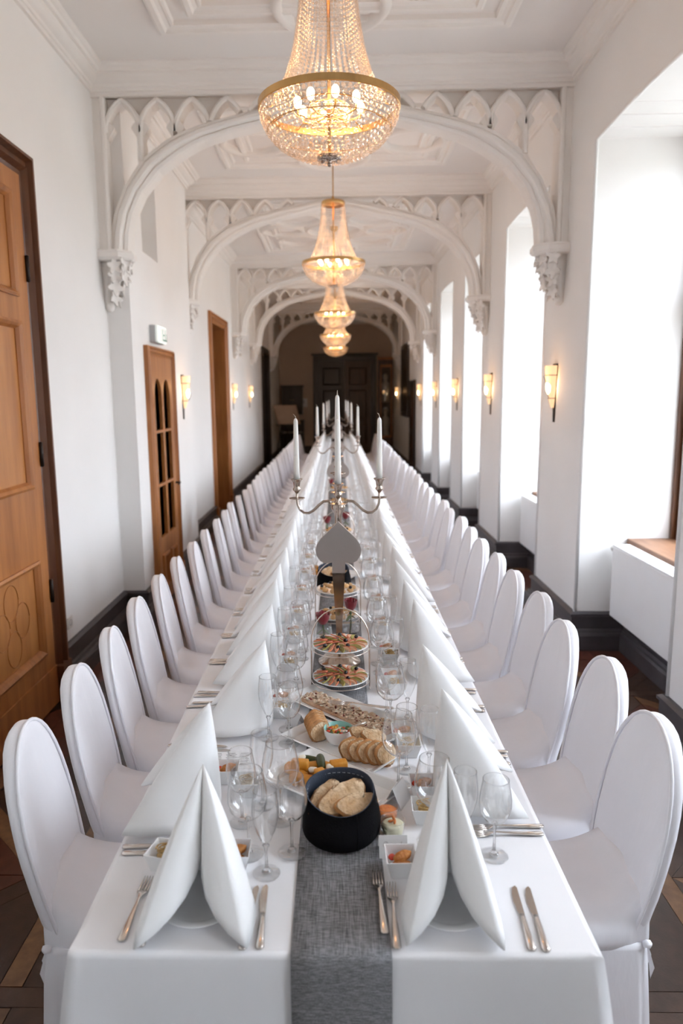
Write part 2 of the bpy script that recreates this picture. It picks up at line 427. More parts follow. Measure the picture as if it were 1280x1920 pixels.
for iy in range(0, 8):
    y0 = .80 + iy * SQ
    for x0 in (-2.23, -1.07, .09, 1.25):
        x1, y1 = x0 + SQ, y0 + SQ; h = SW / 2
        fp('parquet_strip', [(x0 - h, y0 + h), (x0 + h, y0 + h), (x0 + h, y1 - h), (x0 - h, y1 - h)], P_GOLD)
        fp('parquet_strip', [(x0 - h, y0 - h), (x1 - h, y0 - h), (x1 - h, y0 + h), (x0 - h, y0 + h)], P_DARK)
        a0, a1, b0, b1 = x0 + h, x1 - h, y0 + h, y1 - h
        cx, cy = (a0 + a1) / 2, (b0 + b1) / 2
        s = .06
        for c in ((a0, b0), (a1, b0), (a1, b1), (a0, b1)):
            mx, my = (cx, c[1]), (c[0], cy)
            fp('parquet_triangle', [c, mx, my], P_DARK)
        dm = [(cx, b0), (a1, cy), (cx, b1), (a0, cy)]
        inner = [(cx, b0 + 2 * s), (a1 - 2 * s, cy), (cx, b1 - 2 * s), (a0 + 2 * s, cy)]
        for k in range(4):
            fp('parquet_strip', [dm[k], dm[(k + 1) % 4], inner[(k + 1) % 4], inner[k]], P_GOLD if k % 2 else P_DARK)
            fp('parquet_diamond', [inner[k], inner[(k + 1) % 4], (cx, cy)], P_RED)

# ---- baseboards
BP = [(.0, 0), (.075, 0), (.075, .11), (.066, .125), (.05, .13), (.045, .15), (.03, .155), (.03, .245), (.042, .25), (.042, .268), (.02, .28), (.0, .28)]
def baseboard(name, path, side):
    q = MB(); sweep_xy(q, path, BP, False, side); return st(q.build(name, BASE))
baseboard('baseboard_left', [(LX0, YB), (LX0, D1[0])], -1)
baseboard('baseboard_left', [(LX0, D1[1]), (LX0, 5.75), (LX1, 5.75), (LX1, D2[0])], -1)
baseboard('baseboard_left', [(LX1, D2[1]), (LX1, 8.08), (LX2, 8.08), (LX2, D3[0])], -1)
baseboard('baseboard_left', [(LX2, D3[1]), (LX2, D4[0])], -1)
baseboard('baseboard_left', [(LX2, D4[1]), (LX2, YE)], -1)
path = []
for i, (a, b) in enumerate(PIL):
    if i: path += [(2.12, a), (RX, a)]
    else: path += [(RX, a)]
    path += [(RX, b)]
    if i < len(PIL) - 1: path += [(2.12, b)]
baseboard('baseboard_right', path, 1)
baseboard('baseboard_end', [(-1.83, YE), (-.80, YE)], -1)

# ---- ceiling with cornices, panels and lobed mouldings
ceiling = st(MB().box(-2.7, 2.75, YB, YE, ZC, ZC + .2).build('ceiling', CEIL))
CP = [(0, 4.085), (.022, 4.085), (.022, 4.108), (.034, 4.112), (.040, 4.128), (.062, 4.14), (.082, 4.158), (.088, 4.176), (.088, 4.186), (.108, 4.190), (.116, 4.206), (.132, 4.216), (.140, 4.230), (.140, ZC + .001)]
ARCH = [5.62, 8.40, 12.75, 15.25, 19.6]; AT = .20
edges = [YB] + [v for a in ARCH for v in (a, a + AT)] + [YE]
FR = [(0, ZC + .001), (0, ZC - .03), (.02, ZC - .045), (.05, ZC - .045), (.062, ZC - .028), (.085, ZC - .022), (.10, ZC - .03), (.115, ZC - .03), (.12, ZC + .001)]
for k in range(0, len(edges), 2):
    y0, y1 = edges[k], edges[k + 1]
    if k == 2: pth = [(RX, y0), (RX, y1), (LX2, y1), (LX2, 8.08), (LX1, 8.08), (LX1, y0)]
    else:
        lx = LX0 if k == 0 else LX2
        pth = [(RX, y0), (RX, y1), (lx, y1), (lx, y0)]
    q = MB(); sweep_xy(q, pth, CP, True, 1); q.build('cornice', STUCCO, ceiling)
    if k == 0: y0 = .9
    if y1 - y0 < 2.0: continue
    cyb = (y0 + y1) / 2; ya, yb = y0 + .53, y1 - .55
    for d in (0, .22):
        q = MB(); sweep_xy(q, [(1.14 - d, ya + d), (1.14 - d, yb - d), (-1.14 + d, yb - d), (-1.14 + d, ya + d)], FR, True, 1); q.build('ceiling_frame', STUCCO, ceiling)
    hy = (yb - ya) / 2 - .2
    lobes = [(0, 0, .36)] + [(0, s * (hy - .12), .30) for s in (1, -1)] + [(s * .74, 0, .26) for s in (1, -1)]
    if hy > 1.0: lobes += [(sx * .52, sy * (hy * .5), .30) for sx in (1, -1) for sy in (1, -1)]
    for lx, ly, lr in lobes:
        q = MB(); q.smooth = True
        q.lathe([(lr, ZC + .001), (lr, ZC - .04), (lr + .02, ZC - .062), (lr + .05, ZC - .062), (lr + .07, ZC - .04), (lr + .07, ZC + .001)], 36, T(-.02 + lx, cyb + ly, 0))
        q.build('ceiling_ring', STUCCO, ceiling)

# ---- tracery arches on carved corbels
EXT = [(1.72, 2.97), (1.695, 3.12), (1.665, 3.25), (1.575, 3.45), (1.445, 3.63), (1.34, 3.71), (1.24, 3.775), (1.12, 3.83), (1.0, 3.87), (.80, 3.92), (.52, 3.98), (.25, 4.035), (0, 4.085)]
INT = [(1.56, 2.97), (1.548, 3.12), (1.515, 3.25), (1.435, 3.405), (1.30, 3.555), (1.21, 3.62), (1.125, 3.675), (1.04, 3.72), (.955, 3.76), (.75, 3.82), (.50, 3.875), (.25, 3.93), (0, 3.985)]
def ext_z(x):
    x = abs(x)
    for (xa, za), (xb, zb) in zip(EXT, EXT[1:]):
        if xb <= x <= xa: return zb + (za - zb) * (x - xb) / (xa - xb)
    return 2.97 if x > 1.7 else 4.09
LEAF = None
def leaf_mesh():
    q = MB(); q.smooth = True
    def f(v):
        a = math.atan2(v.y, v.x) + PI / 2; r = math.hypot(v.x, v.y); lob = 1 + .36 * math.cos(5 * a) * r
        return (v.x * .044 * lob, v.z * .007 + .010 * r * r + .012 * r * abs(math.cos(2.5 * a)) + .006, v.y * .048 * lob)
    q.ico(1, 3, None, f); return q
def corbel(parent, sx, xw, y):
    """carved foliage corbel against the wall at xw (sx = +1: right wall)"""
    q = MB()
    def oct(d, z, wd):
        c = d * .38
        return [(xw, y - wd, z), (xw - sx * (d - c), y - wd, z), (xw - sx * d, y - wd + c, z), (xw - sx * d, y + wd - c, z), (xw - sx * (d - c), y + wd, z), (xw, y + wd, z)]
    q.loft([oct(.20, 2.905, .105), oct(.235, 2.912, .125), oct(.25, 2.93, .14), oct(.25, 2.962, .14), oct(.238, 2.972, .13), oct(.235, 2.985, .13)])
    q.build('abacus', STUCCO, parent)
    q = MB(); q.smooth = True
    q.loft([oct(.02, 2.56, .02), oct(.04, 2.63, .03), oct(.07, 2.74, .05), oct(.11, 2.85, .065), oct(.13, 2.905, .07)])
    core = q.build('corbel_core', STUCCO, parent)
    r2 = random.Random(int(abs(y) * 10) + (5 if sx > 0 else 0))
    for row, (z, d, wd, n) in enumerate([(2.875, .17, .10, 5), (2.80, .145, .085, 4), (2.72, .115, .07, 3), (2.645, .08, .05, 2)]):
        for j in range(n):
            u = (j + .5) / n * 2 - 1
            a = u * 1.25
            lx = xw - sx * (d * math.cos(a) * 1.04 + .008); ly = y + math.sin(a) * wd * 1.15
            lf = bpy.data.objects.new('carved_leaf', LEAF.data); COL.objects.link(lf); lf.parent = parent
            lf.location = (lx, ly, z + r2.uniform(-.012, .012))
            lf.rotation_euler = (r2.uniform(-.3, .3), r2.uniform(-.5, .5), sx * PI / 2 - sx * a)
            sc = r2.uniform(.95, 1.35); lf.scale = (sc, sc, sc)
    q = MB(); q.smooth = True
    q.ico(.035, 2, T(xw - sx * .035, y, 2.575, s=(1, 1, 1.25)))
    q.tube([(xw - sx * .04, y, 2.58), (xw - sx * .09, y - .03, 2.68), (xw - sx * .14, y - .06, 2.78), (xw - sx * .18, y - .09, 2.88)], .012, 6)
    q.tube([(xw - sx * .06, y - .01, 2.62), (xw - sx * .085, y + .05, 2.72), (xw - sx * .09, y + .085, 2.84)], .011, 6)
    q.build('carved_stem', STUCCO, parent)
LEAF = leaf_mesh().build('carved_leaf', STUCCO)
first_leaf = LEAF
for ai, A in enumerate(ARCH):
    t = empty('trim_%d' % (ai + 1), (0, 0, 0), kind='structure')
    if ai == 0: LEAF.parent = t; LEAF.location = (LX0 + .19, A + .05, 2.86); LEAF.rotation_euler = (0, 0, PI / 2)
    X0 = -.025
    lw = LX0 if ai == 0 else LX2
    q = MB(); q.box(lw - .02, RX + .02, A + .02, A + AT, 4.085, ZC + .01); q.box(lw - .02, RX + .02, A, A + .03, 4.062, 4.088)
    q.build('arch_beam', STUCCO, t)
    q = MB()
    for sgn in (1, -1):
        rings = []
        for (xe, ze), (xi, zi) in zip(EXT, INT):
            sec = [(0, .085), (.05, .05), (.20, .035), (.27, .045), (.33, .012), (.40, .0), (.58, .0), (.66, .014), (.71, .045), (.78, .035), (.95, .045), (1, .075), (1, AT), (0, AT)]
            rings.append([(X0 + sgn * (xi + (xe - xi) * u), A + dy, zi + (ze - zi) * u) for u, dy in sec])
        q.loft(rings)
    q.build('arch_rib', STUCCO, t)
    for sgn in (1, -1):
        xw = RX if sgn > 0 else lw
        # jamb strip beside the wall
        q = MB(); q.box(min(xw, X0 + sgn * 1.70), max(xw, X0 + sgn * 1.70), A + .03, A + AT, 2.98, 4.09)
        bar_xz(q, [(X0 + sgn * 1.695, 2.985), (X0 + sgn * 1.695, 4.07)], .035, A + .005, A + AT, .012)
        q.build('arch_jamb', STUCCO, t)
        W = .262; zs = 3.825
        ed = [1.69 - W * i for i in range(6)]
        for i in range(5):
            xo, xi2 = ed[i], ed[i + 1]
            for (xa, xb) in ((xo, xi2), (xi2, xo)):
                pts = []
                for j in range(9):
                    th = (PI / 3) * j / 8
                    # arc from (xa, zs), centre at xb
                    px = xb + (xa - xb) * math.cos(th); pz = zs + W * math.sin(th)
                    if pz >= ext_z(px) - .01: pts.append((X0 + sgn * px, pz))
                if len(pts) >= 3:
                    q = MB(); bar_xz(q, pts, .036, A + .03, A + AT - .03, .012)
                    ins = 1 if xa < xb else -1
                    if zs + .0 > ext_z(xa + ins * .08) - .02:     # cusp of the trefoil head
                        sx_ = [(xa + ins * .016, zs + .105), (xa + ins * .062, zs + .045), (xa + ins * .066, zs + .028), (xa + ins * .016, zs - .05)]
                        if i < 4:
                            q.loft([[(X0 + sgn * a, A + .05, b) for a, b in sx_], [(X0 + sgn * a, A + AT - .06, b) for a, b in sx_]])
                    q.build('lancet_arch', STUCCO, t)
            if i < 3 and ext_z(xi2) < zs - .02:
                q = MB(); bar_xz(q, [(X0 + sgn * xi2, ext_z(xi2) - .02), (X0 + sgn * xi2, zs)], .042, A + .025, A + AT - .025, .014)
                q.build('lancet_mullion', STUCCO, t)
        for i in range(0, 5):          # recessed web between neighbouring lancet heads
            xm = ed[i]
            if ext_z(xm) > 3.93: continue
            zb = max(zs + .07, ext_z(xm) + .02)
            tri = [(X0 + sgn * (xm + dx), zz) for dx, zz in (((.0, zb), (-.10, 4.075), (.10, 4.075)) if i else ((0.01, zb), (-.10, 4.075), (.01, 4.075)))]
            q = MB(); q.loft([[(a, A + .10, b) for a, b in tri], [(a, A + .13, b) for a, b in tri]]); q.build('spandrel_web', STUCCO, t)
        corbel(t, sgn, xw, A + .10)

# ---- windows with radiators in the recesses of the right wall
def window(i, a, b):
    t = empty('window_%d' % i, (0, 0, 0), kind='structure')
    xf = 2.42
    q = MB(); q.box(xf, xf + .09, a, a + .10, .8, 3.56); q.box(xf, xf + .09, b - .10, b, .8, 3.56); q.box(xf, xf + .09, a + .1, b - .1, 3.44, 3.56); q.box(xf, xf + .09, a + .1, b - .1, .8, .90)
    q.box(xf - .03, xf, a, a + .035, .8, 3.56); q.box(xf - .03, xf, b - .035, b, .8, 3.56)
    q.build('window_frame', WINW, t, bevel=.006)
    m = (a + b) / 2
    q = MB(); q.box(xf + .01, xf + .08, m - .05, m + .05, .9, 3.44); q.box(xf + .01, xf + .08, a + .1, b - .1, 2.45, 2.55)
    q.build('window_mullion', WINW, t, bevel=.005)
    for (c, d) in ((a + .1, m - .05), (m + .05, b - .1)):
        for (e, f) in ((.9, 2.45), (2.55, 3.44)):
            q = MB(); s = .05
            q.box(xf + .02, xf + .065, c, c + s, e, f); q.box(xf + .02, xf + .065, d - s, d, e, f); q.box(xf + .02, xf + .065, c + s, d - s, e, e + s); q.box(xf + .02, xf + .065, c + s, d - s, f - s, f)
            sash = q.build('window_sash', WINW, t)
            MB().box(xf + .040, xf + .045, c + s - .005, d - s + .005, e + s - .005, f - s + .005).build('window_pane', PANE, sash)
    q = MB(); q.box(2.09, xf, a + .002, b - .002, .785, .825); q.build('window_sill', SILLW, t, bevel=.008)
PLACE_W = ['over the nearest radiator', 'second', 'third', 'fourth', 'fifth']
rad_first = None
def make_radiator(a, b):
    t = empty('radiator', (1.985, (a + b) / 2, 0), label='white flat panel radiator', cat='radiator', group='white panel radiators under the windows')
    h = (b - a) / 2 - .16
    q = MB(); q.box(-.055, -.04, -h, h, .30, .80); q.build('front_panel', METALW, t, bevel=.006)
    q = MB(); q.box(-.04, .055, -h + .01, h - .01, .34, .79); q.build('body', METALW, t)
    q = MB(); q.box(-.055, .06, -h, h, .80, .815)
    for i in range(24):
        y = -h + .03 + (2 * h - .06) * i / 23
        q.box(-.03, .05, y - .008, y + .008, .815, .818)
    q.build('top_grille', METALW, t)
    q = MB(); q.smooth = True
    q.lathe([(.0, -.05), (.02, -.045), (.022, -.01), (.018, .03), (.024, .032), (.024, .045), (0, .045)], 14, T(.0, h + .075, .76, rx=-PI / 2)); q.build('thermostat_valve', OUTLET, t)
    q = MB(); q.smooth = True
    q.tube([(.0, h - .02, .76), (.0, h + .06, .76), (.06, h + .06, .76), (.135, h + .06, .76)], .011, 8); q.build('pipe', METALW, t)
    q = MB(); q.smooth = True
    q.tube([(.0, h - .02, .37), (.0, h + .06, .37), (.135, h + .06, .37)], .011, 8); q.build('pipe', METALW, t)
    for sg in (-1, 1):
        q = MB(); q.box(.055, .135, sg * h * .6 - .02, sg * h * .6 + .02, .5, .7); q.build('wall_bracket', METALW, t)
    return t
wi = 0
for a, b in OPEN:
    wi += 1
    window(wi, a, b)
    if b < 3: continue
    k = wi - 3
    rad = make_radiator(a, b)
    rad['label'] = 'white flat panel radiator under the %s window recess from the front on the right wall' % ORD[k - 1]

# ---- doors
def panel_leaf(t, xf, ya, yb, za, zb, cols, rows, m, mp, dirx=1, stile=.13, depth=.04, glass=None):
    """door leaf facing +x: stiles and rails with recessed moulded panels; rows = [(z0, z1, kind)]"""
    q = MB(); q.box(xf - depth, xf, ya, ya + stile, za, zb); q.box(xf - depth, xf, yb - stile, yb, za, zb)
    wcol = (yb - ya - 2 * stile - (cols - 1) * stile * .55) / cols
    cs = [(ya + stile + i * (wcol + stile * .55), ya + stile + i * (wcol + stile * .55) + wcol) for i in range(cols)]
    z = za
    for (z0, z1, kd) in rows:
        q.box(xf - depth, xf, ya + stile, yb - stile, z, z0); z = z1
        for i in range(cols - 1): q.box(xf - depth, xf, cs[i][1], cs[i + 1][0], z0, z1)
    q.box(xf - depth, xf, ya + stile, yb - stile, z, zb)
    q.build('door_leaf', m, t)
    for (z0, z1, kd) in rows:
        for (c, d) in cs:
            if kd == 'glass':
                q = MB(); q.box(xf - depth + .005, xf - depth + .012, c, d, z0, z1); q.build('door_glass', glass or DARKCAV, t)
            else:
                q = MB(); e = .028
                if z1 - z0 > 1.0:
                    mid = (c + d) / 2
                    q.box(xf - depth, xf - .018, c, mid - .002, z0, z1); q.box(xf - depth, xf - .018, mid + .002, d, z0, z1)
                else:
                    q.box(xf - depth, xf - .018, c, d, z0, z1)
                q.build('door_panel', mp, t)
                q = MB()
                prof = [(0, .0), (.0, .012), (.014, .018), (.03, .006), (.042, -.012), (.042, -.03)]
                pth = [(c, z0), (d, z0), (d, z1), (c, z1)]
                n = 4; rings = []
                for i in range(5):
                    p = pth[i % 4]; sx = 1 if p[0] == c else -1; sz = 1 if p[1] == z0 else -1
                    rings.append([(xf + dz - .0, p[0] + sx * o, p[1] + sz * o) for o, dz in prof])
                vs = [p for rr in rings for p in rr]; fs = []
                for i in range(4):
                    for j in range(len(prof) - 1): fs.append((i * 6 + j, i * 6 + j + 1, (i + 1) * 6 + j + 1, (i + 1) * 6 + j))
                q.add(vs, fs); q.build('panel_moulding', m, t)
def casing(t, xw, ya, yb, zt, m, wd=.12, proud=.07, m2=None):
    pr = [(0, 0), (0, proud * .75), (.012, proud), (wd * .22, proud), (wd * .30, proud * .55), (wd * .55, proud * .62), (wd * .66, proud * .9), (wd * .80, proud * .5), (wd, proud * .32), (wd, -.02)]
    q = MB(); rings = []
    for (y, z, sy, sz) in ((ya, 0, 1, 0), (ya, zt, 1, -1), (yb, zt, -1, -1), (yb, 0, -1, 0)):
        rings.append([(xw + h, y + sy * o, z + sz * o) for o, h in pr])
    q.loft(rings, False, False, False); q.build('door_casing', m, t)
    q = MB(); q.box(xw, xw + proud + .012, ya - .008, ya + wd + .005, 0, .24); q.box(xw, xw + proud + .012, yb - wd - .005, yb + .008, 0, .24)
    q.build('plinth_block', m2 or m, t, bevel=.005)
t = empty('door_1', (0, 0, 0), kind='structure')
casing(t, LX0, D1[0], D1[1], D1[2], mat('dark_door_casing', (.15, .055, .020), .35, c2=(.09, .03, .012), vscale=4, stretch=(6, 6, .6)), .13, .085)
panel_leaf(t, LX0 + .045, D1[0] + .13, D1[1] - .13, .01, D1[2] - .13, 1, [(.36, .94, 'p'), (1.36, 2.30, 'p'), (2.43, 2.99, 'p')], OAK, OAKP)
q = MB(); q.box(LX0 + .045, LX0 + .055, D1[0] + .131, D1[1] - .131, .01, .25); q.build('kick_board', OAK, t, bevel=.004)
for z in (.72, 1.55, 2.6):
    q = MB(); q.smooth = True; q.lathe([(0, -.075), (.011, -.07), (.011, .07), (0, .075)], 10, T(LX0 + .055, D1[1] - .128, z)); q.build('hinge', IRON, t)
# thin quatrefoil line inlay on the lower panel
q = MB(); q.smooth = True
for (dy, dz) in ((0, .13), (0, -.13), (.12, 0), (-.12, 0)):
    q.tube([(LX0 + .0285, (D1[0] + D1[1]) / 2 + dy + .1 * math.cos(a * PI / 12) * .85, .65 + dz + .1 * math.sin(a * PI / 12)) for a in range(25)], .003, 5)
q.build('inlay_line', OAK, t)

t = empty('door_2', (0, 0, 0), kind='structure')
casing(t, LX1, D2[0], D2[1], D2[2], OAK, .08, .05)
panel_leaf(t, LX1 + .028, D2[0] + .08, D2[1] - .08, .01, D2[2] - .08, 2,
           [(.14, .46, 'p'), (.62, 1.08, 'glass'), (1.105, 1.56, 'glass'), (1.585, 2.04, 'glass')], OAK, OAKP, stile=.12)
for yy in (0, 1):     # pointed heads of the glazed lights
    wc = (D2[1] - D2[0] - .16 - .24 - .066) / 2; c0 = D2[0] + .08 + .12 + yy * (wc + .066)
    for sd in (0, 1):
        q = MB(); xa = c0 if sd == 0 else c0 + wc; s_ = 1 if sd == 0 else -1
        poly = [(xa, 2.04)] + [(xa + s_ * wc / 2 * (1 - math.cos(u * PI / 12)), 1.86 + .18 * math.sin(u * PI / 12)) for u in range(0, 7)]
        q.loft([[(LX1 + .0, y, z) for y, z in poly], [(LX1 + .026, y, z) for y, z in poly]]); q.build('lancet_head', OAK, t)
q = MB(); q.smooth = True
q.tube([(LX1 + .03, D2[1] - .12, 1.05), (LX1 + .075, D2[1] - .12, 1.05), (LX1 + .08, D2[1] - .2, 1.045)], .009, 8); q.build('door_handle', IRON, t)

def deep_door(idx, d, wood, leafm):
    t = empty('door_%d' % idx, (0, 0, 0), kind='structure')
    casing(t, LX2, d[0], d[1], d[2], wood, .12, .05)
    ya, yb, zt = d[0] + .12, d[1] - .12, d[2] - .12
    q = MB(); q.box(-2.19, LX2 + .01, ya, ya + .02, 0, zt); q.box(-2.19, LX2 + .01, yb - .02, yb, 0, zt); q.box(-2.19, LX2 + .01, ya + .02, yb - .02, zt - .02, zt)
    q.build('door_lining', wood, t)
    panel_leaf(t, -2.12, ya + .02, yb - .02, .01, zt - .02, 2, [(.3, .95, 'p'), (1.15, 2.0, 'p'), (2.15, zt - .2, 'p')], leafm, leafm, stile=.14)
    q = MB(); q.smooth = True; q.lathe([(0, 0), (.025, .0), (.025, .008), (.01, .01), (.01, .04), (.026, .05), (.026, .07), (0, .078)], 14, T(-2.12, yb - .1, 1.05, ry=PI / 2)); q.build('door_handle', BRASS, t)
deep_door(3, D3, OAK, DARKOAK)
deep_door(4, D4, BLACKWOOD, BLACKWOOD)

# double door in the end wall
t = empty('door_5', (0, 0, 0), kind='structure')
DX0, DX1, DZ = -.76, 1.24, 3.12
q = MB()
for b in ((DX0, DX0 + .17, 0, DZ), (DX1 - .17, DX1, 0, DZ), (DX0 + .17, DX1 - .17, DZ - .17, DZ)):
    q.box(b[0], b[1], YE - .07, YE, b[2], b[3])
q.box(DX0 - .05, DX1 + .05, YE - .11, YE, DZ, DZ + .07)
q.build('door_casing', BLACKWOOD, t, bevel=.01)
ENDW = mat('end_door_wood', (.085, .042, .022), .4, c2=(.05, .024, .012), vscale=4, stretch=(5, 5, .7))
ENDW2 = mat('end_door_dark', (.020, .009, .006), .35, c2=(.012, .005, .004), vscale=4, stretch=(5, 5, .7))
mid = (DX0 + DX1) / 2
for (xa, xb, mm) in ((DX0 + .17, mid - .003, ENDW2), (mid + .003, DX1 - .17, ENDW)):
    q = MB(); s = .13
    q.box(xa, xa + s, YE - .045, YE - .005, .01, DZ - .17); q.box(xb - s, xb, YE - .045, YE - .005, .01, DZ - .17)
    for (z0, z1) in ((.01, .3), (1.0, 1.14), (2.06, 2.2), (2.75, DZ - .17)): q.box(xa + s, xb - s, YE - .045, YE - .005, z0, z1)
    q.build('door_leaf', mm, t, bevel=.006)
    for (z0, z1) in ((.3, 1.0), (1.14, 2.06), (2.2, 2.75)):
        q = MB(); q.loft([[(xa + s + e, yy, z0 + e), (xb - s - e, yy, z0 + e), (xb - s - e, yy, z1 - e), (xa + s + e, yy, z1 - e)] for e, yy in ((0, YE - .006), (0, YE - .02), (.05, YE - .038))])
        q.build('door_panel', mm, t)
q = MB(); q.smooth = True; q.tube([(mid + .06, YE - .045, 1.06), (mid + .06, YE - .1, 1.06), (mid + .16, YE - .1, 1.055)], .01, 8); q.build('door_handle', BRASS, t)

# narrow dark door leaf on the right wall near the end
t = empty('door_6', (0, 0, 0), kind='structure')
q = MB()
q.box(RX - .05, RX, 16.0, 16.12, 0, 2.2); q.box(RX - .05, RX, 16.88, 17.0, 0, 2.2); q.box(RX - .05, RX, 16.12, 16.88, 2.08, 2.2); q.build('door_casing', BLACKWOOD, t)
q = MB(); q.box(RX - .03, RX - .001, 16.12, 16.88, .01, 2.08); q.build('door_leaf', BLACKWOOD, t)
for z0, z1 in ((.25, .95), (1.1, 1.95)):
    q = MB(); q.box(RX - .038, RX - .03, 16.24, 16.76, z0, z1); q.build('door_panel', DARKOAK, t, bevel=.003)

# ================================================================== TABLE, CLOTH, RUNNER
TZ = .75; TX0, TX1, TY0, TY1 = -.562, .527, 1.281, 17.6
t = empty('banquet_table', (-.017, (TY0 + TY1) / 2, 0), label='very long banquet table hidden under the white cloth down the corridor', cat='table')
hl = (TY1 - TY0) / 2
q = MB(); q.box(-.52, .52, -hl + .03, hl - .03, TZ - .03, TZ - .006); q.build('tabletop', SILLW, t, bevel=.004)
for i in range(10):
    for sx in (-1, 1):
        q = MB(); y = -hl + .25 + i * (2 * hl - .5) / 9; q.loft([[(sx * .44 - .03, y - .03, TZ - .03), (sx * .44 + .03, y - .03, TZ - .03), (sx * .44 + .03, y + .03, TZ - .03), (sx * .44 - .03, y + .03, TZ - .03)],
            [(sx * .44 - .02, y - .02, 0), (sx * .44 + .02, y - .02, 0), (sx * .44 + .02, y + .02, 0), (sx * .44 - .02, y + .02, 0)]]); q.build('leg', SILLW, t)
# cloth: top, rounded edge and falls with soft waves and flared corners
def cloth():
    q = MB(); q.smooth = True
    per = []      # (x, y, nx, ny, corner weight)
    def seg(xa, ya, xb, yb, nx, ny, n):
        for i in range(n):
            u = i / n; d = min(u, 1 - u) * math.hypot(xb - xa, yb - ya)
            per.append((xa + (xb - xa) * u, ya + (yb - ya) * u, nx, ny, d))
    seg(TX0, TY0, TX1, TY0, 0, -1, 44); seg(TX1, TY0, TX1, TY1, 1, 0, 200); seg(TX1, TY1, TX0, TY1, 0, 1, 30); seg(TX0, TY1, TX0, TY0, -1, 0, 200)
    rings = []
    for (o, z, k) in ((-.012, TZ, 0), (-.004, TZ - .001, 0), (0, TZ - .005, 0), (.002, TZ - .012, 0), (.003, TZ - .05, .1), (.006, TZ - .12, .25), (.010, TZ - .25, .5), (.016, TZ - .42, .75), (.022, .12, .95), (.024, .04, 1)):
        ring = []
        for i, (x, y, nx, ny, d) in enumerate(per):
            cw = math.exp(-(d / .05) ** 2)
            wv = .010 * math.sin(i * .55 + 1.3 * math.sin(i * .13)) * k if abs(nx) else .005 * math.sin(x * 16) * k
            cx = .085 * k * cw
            sx = 1 if x > -.02 else -1; sy = 1 if y > 5 else -1
            ring.append((x + nx * (o + wv) + sx * cx * (.75 if d < .2 else 0), y + ny * (o + wv) + sy * cx * (.35 if d < .2 else 0), z))
        rings.append(ring)
    q.loft(rings, True, False, False)
    n = len(per); top = [tuple(p) for p in rings[0]]
    q.add(top, [list(range(n))])
    return q
tc_o = cloth().build('tablecloth', CLOTH)
tag(tc_o, 'long white linen tablecloth falling over the front end of the banquet table', 'tablecloth')
q = MB(); q.smooth = True
prof = [(TY0 - .030, .03), (TY0 - .026, .3), (TY0 - .018, .55), (TY0 - .013, .72), (TY0 - .010, .742), (TY0 - .003, TZ + .003), (TY0 + .02, TZ + .004)] + [(TY0 + .02 + (TY1 - TY0 - .04) * i / 40, TZ + .004) for i in range(1, 41)]
def rx(y, s): return -.002 + s * .105 + .003 * math.sin(y * 2.1 + s)
q.loft([[(rx(y, -1), y, z), (rx(y, -.33), y, z), (rx(y, .33), y, z), (rx(y, 1), y, z), (rx(y, 1), y + (.003 if z < TZ else 0), z - (0 if z < TZ else .002)), (rx(y, -1), y + (.003 if z < TZ else 0), z - (0 if z < TZ else .002))] for y, z in prof], True, True, True)
tag(q.build('table_runner', RUN), 'grey melange table runner hanging over the front of the white cloth', 'table runner')

